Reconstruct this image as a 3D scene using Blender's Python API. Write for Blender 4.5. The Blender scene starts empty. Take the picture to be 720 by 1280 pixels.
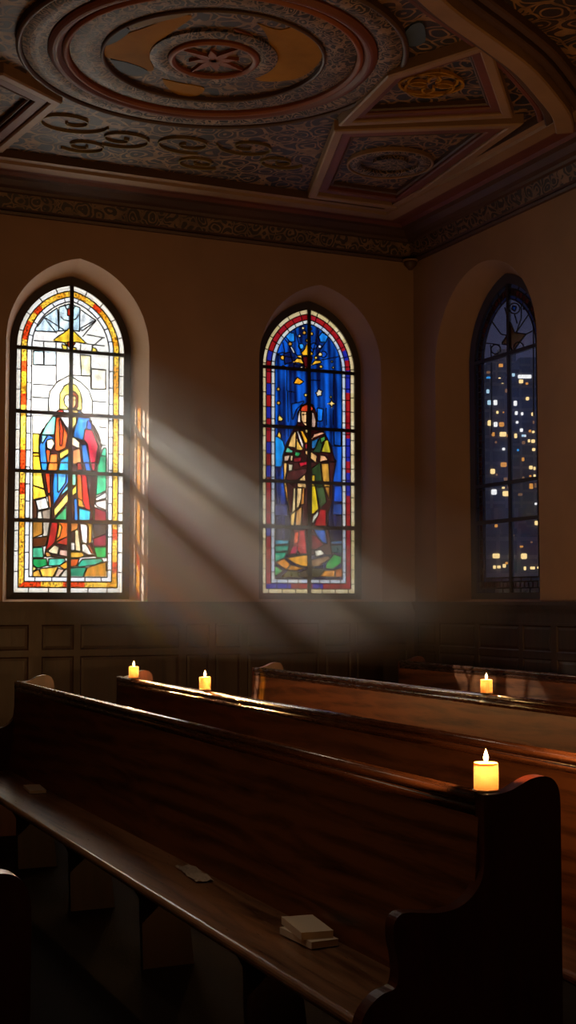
import bpy, bmesh, math, random
import numpy as np
from math import sin, cos, tan, pi, radians, sqrt, atan2
from mathutils import Vector, Matrix, noise
random.seed(7)
S = bpy.context.scene
COL = S.collection

# ------------------------------------------------------------------ camera
F = 1660.0; PITCH = radians(3.86); YAW = radians(24.4); CZ = 1.62
cam_d = bpy.data.cameras.new('camera'); cam = bpy.data.objects.new('camera', cam_d); COL.objects.link(cam)
cam.location = (0, 0, CZ); cam.rotation_euler = (pi/2 + PITCH, 0, -YAW)
cam_d.sensor_fit = 'VERTICAL'; cam_d.sensor_height = 36; cam_d.lens = F/1280*36
cam_d.clip_end = 1500; cam_d.clip_start = .05
S.camera = cam
_r = (cos(YAW), -sin(YAW), 0); _fh = (sin(YAW), cos(YAW))
_fw = (_fh[0]*cos(PITCH), _fh[1]*cos(PITCH), sin(PITCH)); _up = (-_fh[0]*sin(PITCH), -_fh[1]*sin(PITCH), cos(PITCH))
def hit(x, y, ax, v):
    """where the sight line of a measured point meets the plane axis=v (measuring aid for walls and ceiling)"""
    a = (x-360)/F; b = (640-y)/F
    d = [_fw[i]+a*_r[i]+b*_up[i] for i in range(3)]
    o = (0, 0, CZ); t = (v-o[ax])/d[ax]
    return tuple(o[i]+t*d[i] for i in range(3))

# ------------------------------------------------------------------ helpers
def lin(c):
    return c/12.92 if c <= .04045 else ((c+.055)/1.055)**2.4
def hexc(h, k=1.0):
    h = h.lstrip('#')
    return tuple(lin(int(h[i:i+2], 16)/255)*k for i in (0, 2, 4))
def mesh_obj(name, bm, mat, parent=None, smooth=False):
    me = bpy.data.meshes.new(name)
    bmesh.ops.recalc_face_normals(bm, faces=bm.faces)
    bm.to_mesh(me); bm.free()
    o = bpy.data.objects.new(name, me); COL.objects.link(o)
    if mat: me.materials.append(mat)
    if smooth:
        for p in me.polygons: p.use_smooth = True
    if parent: o.parent = parent
    return o
def empty(name, loc=(0, 0, 0)):
    o = bpy.data.objects.new(name, None); COL.objects.link(o); o.location = loc; o.empty_display_size = .1
    return o
def tag(o, label, cat, group=None, kind=None):
    if label: o['label'] = label
    if cat: o['category'] = cat
    if group: o['group'] = group
    if kind: o['kind'] = kind
    return o
def struct(o, label=None, cat=None):
    o['kind'] = 'structure'
    if label: o['label'] = label
    if cat: o['category'] = cat
    return o
def box(bm, x0, x1, y0, y1, z0, z1):
    v = [bm.verts.new(p) for p in ((x0,y0,z0),(x1,y0,z0),(x1,y1,z0),(x0,y1,z0),(x0,y0,z1),(x1,y0,z1),(x1,y1,z1),(x0,y1,z1))]
    for f in ((0,1,2,3),(4,5,6,7),(0,1,5,4),(1,2,6,5),(2,3,7,6),(3,0,4,7)):
        bm.faces.new([v[i] for i in f])
def bar3(bm, a, b, side, dep, n):
    """box bar from a to b, half widths: side (in plane) and dep (along n)"""
    a = Vector(a); b = Vector(b); d = b-a
    if d.length < 1e-5: return
    d.normalize(); n = Vector(n); s = d.cross(n).normalized()*side; n = n*dep
    q = [a-s-n, a+s-n, a+s+n, a-s+n, b-s-n, b+s-n, b+s+n, b-s+n]
    v = [bm.verts.new(p) for p in q]
    for f in ((0,1,2,3),(4,5,6,7),(0,1,5,4),(1,2,6,5),(2,3,7,6),(3,0,4,7)):
        bm.faces.new([v[i] for i in f])
def prism(bm, pts, f0, f1):
    """pts 2D, f0/f1 map a 2D point to its near / far 3D point"""
    a = [bm.verts.new(f0(p)) for p in pts]; b = [bm.verts.new(f1(p)) for p in pts]
    n = len(pts)
    fa = bm.faces.new(a); fb = bm.faces.new(b[::-1])
    for i in range(n): bm.faces.new((a[i], a[(i+1) % n], b[(i+1) % n], b[i]))
    fa.normal_update(); fb.normal_update(); bmesh.ops.triangulate(bm, faces=[f for f in (fa, fb) if len(f.verts) > 4], ngon_method='EAR_CLIP')
def lathe(bm, prof, c, seg=48, cap=True):
    rings = []
    for r, z in prof:
        if r < 1e-6: rings.append([bm.verts.new((c[0], c[1], c[2]+z))])
        else: rings.append([bm.verts.new((c[0]+r*cos(2*pi*i/seg), c[1]+r*sin(2*pi*i/seg), c[2]+z)) for i in range(seg)])
    for A, B in zip(rings, rings[1:]):
        for i in range(seg):
            j = (i+1) % seg
            if len(A) == 1 and len(B) == 1: continue
            if len(A) == 1: bm.faces.new((A[0], B[i], B[j]))
            elif len(B) == 1: bm.faces.new((A[i], A[j], B[0]))
            else: bm.faces.new((A[i], A[j], B[j], B[i]))
def bevel(o, w=.005, seg=2):
    m = o.modifiers.new('bevel', 'BEVEL'); m.width = w; m.segments = seg; m.limit_method = 'ANGLE'; m.angle_limit = radians(35)
    return o
def cr(pts, n=6):
    """catmull-rom through open 2D points"""
    P = [pts[0]]+list(pts)+[pts[-1]]; out = []
    for i in range(1, len(P)-2):
        p0, p1, p2, p3 = P[i-1:i+3]
        for k in range(n):
            t = k/n
            out.append(tuple(.5*(2*p1[j]+(p2[j]-p0[j])*t+(2*p0[j]-5*p1[j]+4*p2[j]-p3[j])*t*t+(3*p1[j]-p0[j]-3*p2[j]+p3[j])*t**3) for j in range(len(p1))))
    out.append(tuple(pts[-1])); return out

# ------------------------------------------------------------------ materials
class N:
    def __init__(s, name):
        s.m = bpy.data.materials.new(name); s.m.use_nodes = True; s.t = s.m.node_tree; s.t.nodes.clear()
        s.out = s.t.nodes.new('ShaderNodeOutputMaterial')
    def n(s, typ, **kw):
        x = s.t.nodes.new('ShaderNode'+typ)
        for k, v in kw.items():
            if k.startswith('i_'):
                x.inputs[k[2:].replace('_', ' ')].default_value = v
            elif k == 'ins':
                for kk, vv in v.items(): x.inputs[kk].default_value = vv
            else: setattr(x, k, v)
        return x
    def l(s, a, b): s.t.links.new(a, b)
    def ramp(s, fac, stops):
        r = s.n('ValToRGB'); e = r.color_ramp.elements
        while len(e) > 1: e.remove(e[-1])
        e[0].position = stops[0][0]; e[0].color = (*stops[0][1], 1)
        for p, c in stops[1:]:
            k = e.new(p); k.color = (*c, 1)
        s.l(fac, r.inputs[0]); return r.outputs[0]
    def coords(s, scale=(1, 1, 1), rot=(0, 0, 0)):
        tc = s.n('TexCoord'); mp = s.n('Mapping'); s.l(tc.outputs['Object'], mp.inputs[0])
        mp.inputs['Scale'].default_value = scale; mp.inputs['Rotation'].default_value = rot
        return mp.outputs[0]
def wood(name, dark, light, scale=(9, .8, 9), rough=.32, bump=.25, coat=.3, wear=False):
    g = N(name); v = g.coords(scale)
    n1 = g.n('TexNoise', ins={'Scale': 1.3, 'Detail': 6, 'Distortion': 1.6}); g.l(v, n1.inputs['Vector'])
    w = g.n('TexWave', wave_type='RINGS', ins={'Scale': 1.1, 'Distortion': 7, 'Detail': 3, 'Detail Scale': .5}); v2 = g.coords(tuple(q*.42 for q in scale), (.13, .21, .07)); g.l(v2, w.inputs['Vector'])
    fine = g.n('TexNoise', ins={'Scale': 14, 'Detail': 4}); g.l(v, fine.inputs['Vector'])
    a = g.n('Math', operation='MULTIPLY'); g.l(w.outputs['Fac'], a.inputs[0]); a.inputs[1].default_value = .16
    b = g.n('Math', operation='MULTIPLY_ADD'); g.l(n1.outputs['Fac'], b.inputs[0]); b.inputs[1].default_value = .82; g.l(a.outputs[0], b.inputs[2])
    c = g.n('Math', operation='MULTIPLY_ADD'); g.l(fine.outputs['Fac'], c.inputs[0]); c.inputs[1].default_value = .3; g.l(b.outputs[0], c.inputs[2])
    col = g.ramp(c.outputs[0], [(.36, dark), (.72, light)])
    if wear:
        v3 = g.coords((26, 5, 26)); wn = g.n('TexNoise', ins={'Scale': 1, 'Detail': 8, 'Roughness': .7}); g.l(v3, wn.inputs['Vector'])
        wm = g.n('MixRGB'); g.l(g.ramp(wn.outputs['Fac'], [(.60, (0, 0, 0)), (.72, (.7, .7, .7))]), wm.inputs[0]); g.l(col, wm.inputs[1]); wm.inputs[2].default_value = (.42, .32, .24, 1); col = wm.outputs[0]
    p = g.n('BsdfPrincipled', ins={'Roughness': rough, 'Coat Weight': coat, 'Coat Roughness': .18})
    g.l(col, p.inputs['Base Color'])
    rr = g.n('MapRange', ins={'To Min': rough-.06, 'To Max': rough+.16}); g.l(fine.outputs['Fac'], rr.inputs[0]); g.l(rr.outputs[0], p.inputs['Roughness'])
    bp = g.n('Bump', ins={'Strength': bump, 'Distance': .004}); g.l(c.outputs[0], bp.inputs['Height']); g.l(bp.outputs[0], p.inputs['Normal'])
    g.l(bp.outputs[0], p.inputs['Coat Normal'])
    g.l(p.outputs[0], g.out.inputs[0]); return g.m
def plain(name, col, rough=.7, metal=0, bump=0, bscale=30, var=0, spec=.5, coat=0):
    g = N(name); p = g.n('BsdfPrincipled', ins={'Roughness': rough, 'Metallic': metal, 'Base Color': (*col, 1), 'Specular IOR Level': spec, 'Coat Weight': coat})
    v = g.coords()
    if var:
        n = g.n('TexNoise', ins={'Scale': 1.2, 'Detail': 6, 'Roughness': .6}); g.l(v, n.inputs['Vector'])
        g.l(g.ramp(n.outputs['Fac'], [(.3, tuple(c*(1-var) for c in col)), (.7, tuple(c*(1+var) for c in col))]), p.inputs['Base Color'])
    if bump:
        n2 = g.n('TexNoise', ins={'Scale': bscale, 'Detail': 5}); g.l(v, n2.inputs['Vector'])
        b = g.n('Bump', ins={'Strength': bump, 'Distance': .006}); g.l(n2.outputs['Fac'], b.inputs['Height']); g.l(b.outputs[0], p.inputs['Normal'])
    g.l(p.outputs[0], g.out.inputs[0]); return g.m
def scroll(name, ground, gold, scale=7, dist=.02, thr=.5, rough=.6, ground2=None):
    """painted / carved scrollwork: distorted rings around scattered centres"""
    g = N(name); v = g.coords()
    nz = g.n('TexNoise', ins={'Scale': scale*.6, 'Detail': 2}); g.l(v, nz.inputs['Vector'])
    mx = g.n('MixRGB', blend_type='LINEAR_LIGHT', ins={'Fac': .09}); g.l(v, mx.inputs[1]); g.l(nz.outputs['Color'], mx.inputs[2])
    vo = g.n('TexVoronoi', feature='F1', ins={'Scale': scale}); g.l(mx.outputs[0], vo.inputs['Vector'])
    m = g.n('Math', operation='MULTIPLY'); g.l(vo.outputs['Distance'], m.inputs[0]); m.inputs[1].default_value = 21
    s_ = g.n('Math', operation='SINE'); g.l(m.outputs[0], s_.inputs[0])
    vd = g.n('TexVoronoi', feature='DISTANCE_TO_EDGE', ins={'Scale': scale}); g.l(mx.outputs[0], vd.inputs['Vector'])
    e = g.n('Math', operation='LESS_THAN'); g.l(vd.outputs['Distance'], e.inputs[0]); e.inputs[1].default_value = .05
    a = g.n('Math', operation='GREATER_THAN'); g.l(s_.outputs[0], a.inputs[0]); a.inputs[1].default_value = thr
    o = g.n('Math', operation='MAXIMUM'); g.l(a.outputs[0], o.inputs[0]); g.l(e.outputs[0], o.inputs[1])
    big = g.n('TexNoise', ins={'Scale': 2.2, 'Detail': 3}); g.l(v, big.inputs['Vector'])
    gr = g.ramp(big.outputs['Fac'], [(.4, ground), (.6, ground2 or ground)])
    c = g.n('MixRGB'); g.l(o.outputs[0], c.inputs[0]); g.l(gr, c.inputs[1]); c.inputs[2].default_value = (*gold, 1)
    wr = g.n('TexNoise', ins={'Scale': 9, 'Detail': 4}); g.l(v, wr.inputs['Vector'])
    c2 = g.n('MixRGB', blend_type='MULTIPLY', ins={'Fac': .8}); g.l(c.outputs[0], c2.inputs[1]); g.l(g.ramp(wr.outputs['Fac'], [(.35, (.35, .33, .3)), (.65, (1, 1, 1))]), c2.inputs[2])
    p = g.n('BsdfPrincipled', ins={'Roughness': rough}); g.l(c2.outputs[0], p.inputs['Base Color'])
    b = g.n('Bump', ins={'Strength': .7, 'Distance': dist}); g.l(o.outputs[0], b.inputs['Height']); g.l(b.outputs[0], p.inputs['Normal'])
    g.l(p.outputs[0], g.out.inputs[0]); return g.m
def emis(name, col, s):
    g = N(name); e = g.n('Emission', ins={'Color': (*col, 1), 'Strength': s}); g.l(e.outputs[0], g.out.inputs[0]); return g.m

M_pew = wood('pew oak', (.026, .0072, .0025), (.20, .07, .023), rough=.40, bump=.16, coat=.04)
M_pew.node_tree.nodes['Principled BSDF'].inputs['Specular IOR Level'].default_value = .28
M_rail = wood('polished rail', (.012, .004, .0018), (.06, .02, .008), rough=.22, bump=.04, coat=1.0)
M_end = wood('pew end mahogany', (.026, .0045, .0018), (.075, .013, .005), scale=(5, 5, .7), rough=.36, bump=.12)
M_seat = wood('worn pew seat', (.05, .020, .0095), (.34, .18, .095), scale=(12, .9, 12), wear=True, rough=.27, bump=.2, coat=.4)
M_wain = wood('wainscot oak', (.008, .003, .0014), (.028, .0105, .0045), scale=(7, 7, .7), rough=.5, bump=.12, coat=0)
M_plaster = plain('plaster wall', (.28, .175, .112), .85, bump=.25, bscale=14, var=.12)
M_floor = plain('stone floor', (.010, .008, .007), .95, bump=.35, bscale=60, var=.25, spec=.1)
M_iron = plain('dark window iron', (.012, .009, .007), .5, metal=.3)
M_frame = plain('dark painted window frame', (.02, .013, .009), .55)
M_lead = plain('lead came', (.006, .006, .006), .6)
M_tan = plain('tan painted rib', (.20, .115, .06), .6, bump=.3, bscale=25, var=.25)
M_red = plain('red brown painted moulding', (.10, .024, .010), .6, bump=.3, bscale=25, var=.3)
M_brown = plain('dark brown moulding', (.055, .026, .014), .55, bump=.2, var=.3)
M_gold = plain('aged gold paint', (.27, .125, .005), .75, bump=.4, bscale=20, var=.35, spec=.15)
M_orange = plain('burnt orange paint', (.17, .045, .012), .6, bump=.3, var=.3)
M_olive = plain('olive paint', (.15, .10, .022), .7, var=.3)
M_blue = plain('faded blue paint', (.028, .05, .085), .7, var=.4)
M_panel = scroll('painted ceiling field', (.012, .011, .015), (.22, .12, .05), 5.5, .012, .72, ground2=(.026, .010, .007))
M_panel2 = scroll('painted coffer field', (.012, .012, .015), (.22, .12, .05), 7, .012, .72, ground2=(.030, .010, .007))
M_band = scroll('carved ring band', (.016, .010, .008), (.24, .15, .09), 11, .014, .45)
M_frieze = scroll('carved frieze', (.022, .012, .008), (.18, .105, .058), 8, .018, .4)
M_cham = plain('pale paper', (.84, .74, .6), .8, bump=.2, bscale=80)
M_page = plain('yellowed page edge', (.66, .48, .26), .9)

# ------------------------------------------------------------------ room dimensions
YB, XR, XL, YF = 12.0, 6.89, -4.0, -2.5
ZC = 5.52; ZW = 5.9; DEP = .30
LEDGE = 1.62
W12 = dict(zs=4.02, glass=(.53, 4.645, 1.70), frame=(.58, 4.72, 1.645), open=(.685, 4.835, 1.62))
W3 = dict(zs=3.98, glass=(.60, 4.70, 1.70), frame=(.655, 4.79, 1.645), open=(.885, 4.876, 1.62))
WINS = [('back', 3.30, W12), ('back', 5.815, W12), ('right', 10.68, W3)]

def arch(w, ztop, z0, zs, n=24):
    """closed outline in (u, z): bottom left, up, over, down to bottom right"""
    rise = ztop-zs
    pts = [(-w, z0+(zs-z0)*i/6) for i in range(6)]
    e = max(0, (rise*rise/w-w)/2); R = w+e
    if e > 0:
        a1 = math.acos(e/R)
        L = [(e-R*cos(a1*i/n), zs+R*sin(a1*i/n)) for i in range(n+1)]
        Rr = [(-p[0], p[1]) for p in L[:-1]][::-1]
        pts += L+Rr
    else:
        pts += [(-w*cos(pi*i/(2*n)), zs+rise*sin(pi*i/(2*n))) for i in range(2*n+1)]
    pts += [(w, z0+(zs-z0)*i/6) for i in range(5, -1, -1)]
    return pts

def holed_plate(outer, holes, to3, thick_dir, thick):
    """plate with holes, filled through a 2D curve; returns bmesh"""
    cu = bpy.data.curves.new('c', 'CURVE'); cu.dimensions = '2D'; cu.fill_mode = 'BOTH'; cu.extrude = thick/2
    for pts in [outer]+holes:
        sp = cu.splines.new('POLY'); sp.points.add(len(pts)-1); sp.use_cyclic_u = True
        for i, p in enumerate(pts): sp.points[i].co = (p[0], p[1], 0, 1)
    o = bpy.data.objects.new('c', cu); COL.objects.link(o)
    dg = bpy.context.evaluated_depsgraph_get(); me = bpy.data.meshes.new_from_object(o.evaluated_get(dg))
    bm = bmesh.new(); bm.from_mesh(me)
    for v in bm.verts:
        p = Vector(to3((v.co.x, v.co.y))); v.co = p+Vector(thick_dir)*(v.co.z+thick/2)
    bpy.data.objects.remove(o); bpy.data.curves.remove(cu); bpy.data.meshes.remove(me)
    return bm
def merge(dst, src):
    me = bpy.data.meshes.new('t'); src.to_mesh(me); dst.from_mesh(me); bpy.data.meshes.remove(me); src.free()

def build_wall(side):
    if side == 'back':
        to = lambda d: (lambda p: (p[0], YB+d, p[1])); n = (0, 1, 0); lo, hi = XL-.5, XR+.6
    else:
        to = lambda d: (lambda p: (XR+d, p[0], p[1])); n = (1, 0, 0); lo, hi = YF-.5, YB
    outer = [(lo, -.1), (hi, -.1), (hi, ZW), (lo, ZW)]
    ws = [(c, w) for s, c, w in WINS if s == side]
    bm = holed_plate(outer, [[(c+u, z) for u, z in arch(*w['open'], w['zs'])] for c, w in ws], to(0), n, .05)
    merge(bm, holed_plate(outer, [[(c+u, z) for u, z in arch(*w['frame'], w['zs'])] for c, w in ws], to(DEP-.02), n, .16))
    for c, w in ws:
        A = arch(*w['open'], w['zs']); B = arch(*w['frame'], w['zs'])
        va = [bm.verts.new(to(0.001)((c+u, z))) for u, z in A]; vb = [bm.verts.new(to(DEP)((c+u, z))) for u, z in B]
        vc = [bm.verts.new(to(0.04)((c+(u*1.02), z+.02*(1 if z > 2 else -1)))) for u, z in A]; vd = [bm.verts.new(to(DEP)((c+(u*1.06), z+.03*(1 if z > 2 else -1)))) for u, z in B]
        k = len(A)
        for i in range(k):
            j = (i+1) % k
            f = bm.faces.new((va[i], va[j], vb[j], vb[i])); f.smooth = True
            f = bm.faces.new((vc[i], vc[j], vd[j], vd[i])); f.smooth = True
    return mesh_obj('wall_'+side, bm, M_plaster)
struct(build_wall('back')); struct(build_wall('right'))
bm = bmesh.new(); box(bm, XL-.15, XL, YF-.3, YB, -.1, ZW); struct(mesh_obj('wall_left', bm, M_plaster))
bm = bmesh.new(); box(bm, XL-.15, XR, YF-.15, YF, -.1, ZW); struct(mesh_obj('wall_front', bm, M_plaster))
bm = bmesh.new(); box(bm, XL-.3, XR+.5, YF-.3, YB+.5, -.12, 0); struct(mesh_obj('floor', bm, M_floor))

# ------------------------------------------------------------------ ceiling
bm = bmesh.new(); box(bm, XL-.3, XR+.6, YF-.3, YB+.6, ZC, ZC+.3)
ceil = struct(mesh_obj('ceiling', bm, M_panel))
def C(px, py, z=5.47): return hit(px, py, 2, z)[:2]
def ribbon(name, pts, w, z0, mat, closed=False, h=None):
    """flat-bottomed moulding along a ceiling path"""
    bm = bmesh.new(); P = [Vector(p) for p in pts]; n = len(P)
    prof = [(-w/2, ZC+.01), (-w/2, z0+.012), (-w/2+.012, z0), (w/2-.012, z0), (w/2, z0+.012), (w/2, ZC+.01)]
    rows = []
    for i in range(n):
        a = P[i-1] if (i > 0 or closed) else P[i]; b = P[(i+1) % n] if (i < n-1 or closed) else P[i]
        d1 = (P[i]-a).normalized() if (P[i]-a).length > 1e-6 else (b-P[i]).normalized()
        d2 = (b-P[i]).normalized() if (b-P[i]).length > 1e-6 else d1
        m = (d1+d2).normalized(); nn = Vector((-m.y, m.x)); k = 1/max(.35, m.dot(d1))
        rows.append([bm.verts.new((P[i].x+nn.x*o*k, P[i].y+nn.y*o*k, z)) for o, z in prof])
    rng = range(n) if closed else range(n-1)
    for i in rng:
        A, B = rows[i], rows[(i+1) % n]
        for j in range(5): bm.faces.new((A[j], A[j+1], B[j+1], B[j]))
    if not closed:
        bm.faces.new(rows[0]); bm.faces.new(rows[-1][::-1])
    o = mesh_obj(name, bm, mat, ceil)
    return o
def inset(name, pts, z, mat):
    bm = bmesh.new(); prism(bm, pts, lambda p: (p[0], p[1], z), lambda p: (p[0], p[1], ZC+.01)); return mesh_obj(name, bm, mat, ceil)
def ringm(name, c, r0, r1, z, mat, seg=96, bulge=.0):
    bm = bmesh.new(); k = 6
    prof = [(r0, ZC+.01-5)] + [(r0+(r1-r0)*i/k, z-bulge*sin(pi*i/k)-5) for i in range(k+1)] + [(r1, ZC+.01-5)]
    lathe(bm, prof, (c[0], c[1], 5), seg); return mesh_obj(name, bm, mat, ceil, smooth=False)
RC = (3.33, 8.62)
ringm('outer_scroll_ring', RC, 1.17, 1.34, 5.485, M_band, bulge=.02)
ringm('painted_ring', RC, 1.345, 1.385, 5.475, M_brown, bulge=.015)
ringm('painted_ring', RC, 1.07, 1.165, 5.475, M_red, bulge=.03)
ringm('painted_ring', RC, 1.02, 1.065, 5.465, M_orange, bulge=.02)
ringm('inner_scroll_ring', RC, .80, 1.015, 5.485, M_band, bulge=.015)
ringm('painted_ring', RC, .775, .80, 5.47, M_brown, bulge=.01)
def disc(name, c, r, z, mat):
    return inset(name, [(c[0]+r*cos(2*pi*i/72), c[1]+r*sin(2*pi*i/72)) for i in range(72)], z, mat)
disc('medallion_field', RC, .775, 5.50, M_panel2)
def Cp(*pp): return [C(x, y) for x, y in pp]
inset('gold_painted_lobe', cr(Cp((128,62),(150,50),(185,38),(215,26),(240,26),(205,52),(188,75),(192,92),(172,90),(150,80),(130,74),(128,62)), 4)[:-1], 5.494, M_gold)
inset('gold_painted_lobe', cr(Cp((322,34),(350,42),(380,34),(402,40),(406,62),(396,86),(372,102),(335,106),(318,100),(338,76),(334,50),(322,34)), 4)[:-1], 5.494, M_gold)
inset('gold_painted_lobe', cr(Cp((203,103),(225,108),(255,114),(245,124),(222,122),(208,112),(203,103)), 4)[:-1], 5.494, M_gold)
inset('blue_painted_patch', cr(Cp((116,40),(150,38),(162,43),(146,56),(126,62),(118,54),(116,40)), 4)[:-1], 5.492, M_blue)
inset('blue_painted_patch', cr(Cp((138,78),(160,82),(184,92),(172,98),(150,93),(138,78)), 4)[:-1], 5.490, M_blue)
inset('olive_painted_patch', cr(Cp((152,4),(200,-6),(240,8),(240,20),(205,30),(168,38),(150,22),(152,4)), 4)[:-1], 5.491, M_olive)
inset('orange_painted_patch', cr(Cp((292,40),(318,50),(322,62),(304,54),(292,40)), 4)[:-1], 5.489, M_orange)
inset('blue_painted_patch', cr(Cp((498,62),(512,40),(528,36),(532,56),(520,64),(498,62)), 4)[:-1], 5.505, M_blue)
ringm('wheel_scroll_ring', RC, .33, .455, 5.48, M_band, bulge=.01)
ringm('wheel_ring', RC, .275, .325, 5.465, M_orange, bulge=.015)
disc('wheel_ground', RC, .275, 5.485, M_panel2)
bm = bmesh.new()
for k in range(8):
    a = k*pi/4+.3; L = .27 if k % 2 == 0 else .18; w = .032
    tip = (RC[0]+L*cos(a), RC[1]+L*sin(a)); s = (-sin(a)*w, cos(a)*w); m = (RC[0]+.09*cos(a), RC[1]+.09*sin(a))
    prism(bm, [(RC[0]+s[0]*.3, RC[1]+s[1]*.3), (m[0]+s[0], m[1]+s[1]), tip, (m[0]-s[0], m[1]-s[1]), (RC[0]-s[0]*.3, RC[1]-s[1]*.3)], lambda p: (p[0], p[1], 5.462), lambda p: (p[0], p[1], 5.49))
mesh_obj('star_spokes', bm, M_orange, ceil)
# coffers: tan rib, red inner band, scroll field
def coffer(pts, field=True, open_=False, mat=M_panel2):
    P = [Vector(p) for p in pts]; c = sum(P, Vector((0, 0)))/len(P)
    ribbon('coffer_rib', pts, .085, 5.43, M_tan, closed=not open_)
    inner = [c+(p-c)*.86 for p in P]
    ribbon('coffer_moulding', inner, .10, 5.455, M_red, closed=not open_)
    inner2 = [c+(p-c)*.74 for p in P]
    ribbon('coffer_fillet', inner2, .03, 5.475, M_brown, closed=not open_)
    return c
c1 = coffer([(5.30, 11.12), (4.75, 9.47), (5.98, 8.76), (6.24, 11.12)])
ringm('coffer_wreath', (5.60, 10.15), .26, .36, 5.495, M_band, bulge=.01)
ringm('coffer_wreath_fillet', (5.60, 10.15), .365, .385, 5.485, M_tan, bulge=.005)
disc('coffer_boss', (5.60, 10.15), .16, 5.49, M_band)
c2 = coffer([(4.60, 8.30), (4.93, 7.58), (5.80, 8.60), (4.72, 9.28)])
bm = bmesh.new()
for k in range(4):
    a = k*pi/2+.5
    for sgn in (-1, 1):
        prev = None
        for i in range(22):
            t = i/21; r = .035+.13*t; b = a+sgn*(.25+1.5*t*t)+(0 if t < .7 else sgn*(t-.7)*2)
            p = (c2.x+.0+r*1.5*cos(b), c2.y+r*1.5*sin(b), 5.508)
            if prev: bar3(bm, prev, p, .009, .012, (0, 0, 1))
            prev = p
mesh_obj('painted_flourish', bm, M_gold, ceil)
coffer([(2.0, 9.45), (2.49, 9.80), (2.33, 11.05), (1.3, 11.08), (.9, 10.2)])
coffer([(.2, 8.3), (1.5, 8.6), (1.3, 9.5), (.5, 10.1), (-.2, 9.6)])
# gold scrolls between ring and perimeter rib
bm = bmesh.new()
for (cx_, cy_, rr, a0, tw) in [(2.75, 10.35, .30, 0, 1), (3.25, 10.55, .26, 2, -1), (3.8, 10.45, .28, 1, 1), (4.3, 10.3, .26, 3, -1), (4.7, 10.55, .2, 0, 1), (3.0, 10.85, .2, 2.4, -1), (4.05, 10.85, .2, .5, 1)]:
    prev = None
    for i in range(46):
        t = i/45; r = rr*(1-t)**.8+.02; b = a0+tw*t*9
        p = (cx_+r*cos(b), cy_+r*.75*sin(b), 5.508)
        if prev: bar3(bm, prev, p, .006*(1.2-t*.5), .012, (0, 0, 1))
        prev = p
mesh_obj('painted_scrolls', bm, M_olive, ceil)
# the big curved diagonal rib
br = cr([(3.2, 6.3), (3.9, 6.8), (4.35, 7.11), (4.85, 7.39), (5.32, 7.67), (5.75, 8.0), (6.08, 8.28), (6.32, 8.56)], 5)
ribbon('great_rib', br, .15, 5.36, M_tan)
def offs(path, d):
    out = []
    for i, p in enumerate(path):
        a = path[max(0, i-1)]; b = path[min(len(path)-1, i+1)]; t = Vector((b[0]-a[0], b[1]-a[1])).normalized()
        out.append((p[0]-t.y*d, p[1]+t.x*d))
    return out
for d, w, z, m in ((.12, .07, 5.42, M_brown), (.19, .05, 5.45, M_red), (-.12, .07, 5.42, M_brown), (-.2, .07, 5.45, M_brown)):
    ribbon('rib_moulding', offs(br, d), w, z, m)
ringm('far_medallion_ring', (6.1, 7.0), .42, .56, 5.47, M_band, bulge=.02)
disc('far_medallion', (6.1, 7.0), .42, 5.50, M_olive)

# cornices
def cornice(name, side):
    prof = [(-.02, 5.17), (.035, 5.17), (.045, 5.195), (.03, 5.21), (.055, 5.225), (.10, 5.345), (.14, 5.35), (.15, 5.375), (.20, 5.39), (.25, 5.43), (.31, 5.44), (.34, 5.465), (.44, 5.465), (.47, 5.44), (.55, 5.44), (.56, 5.415), (.70, 5.415), (.71, 5.44), (.76, 5.45), (.77, 5.6), (-.02, 5.6)]
    bm = bmesh.new(); rows = []
    ends = (-4.0, XR) if side == 'back' else (YF, YB)
    for e in ends:
        row = []
        for o, z in prof:
            if side == 'back': p = ((e if e == -4.0 else XR-o), YB-o, z)
            else: p = (XR-o, (e if e == YF else YB-o), z)
            row.append(bm.verts.new(p))
        rows.append(row)
    n = len(prof)
    for i in range(n):
        j = (i+1) % n; f = bm.faces.new((rows[0][i], rows[0][j], rows[1][j], rows[1][i]))
        f.material_index = 1 if i == 4 else (2 if 10 <= i <= 14 else (3 if 15 <= i <= 17 else 0))
    bm.faces.new(rows[0]); bm.faces.new(rows[1][::-1])
    o = mesh_obj(name, bm, M_brown); 
    for m in (M_frieze, M_red, M_tan): o.data.materials.append(m)
    return struct(o)
cornice('trim_1', 'back'); cornice('trim_2', 'right')
# corner boss
b = empty('corner_boss', (6.80, 11.9, 5.17)); 
bm = bmesh.new(); lathe(bm, [(0, -.105), (.02, -.10), (.035, -.08), (.062, -.055), (.068, -.025), (.06, -.003), (0, -.003)], (0, 0, 0), 24); mesh_obj('pendant', bm, M_brown, b, True)
bm = bmesh.new(); lathe(bm, [(0, -.012), (.078, -.012), (.08, .004), (0, .004)], (0, 0, 0), 24); mesh_obj('collar', bm, M_tan, b)
tag(b, 'small rounded acorn-like boss hanging under the cornice where the two walls meet', 'ornament')

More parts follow.
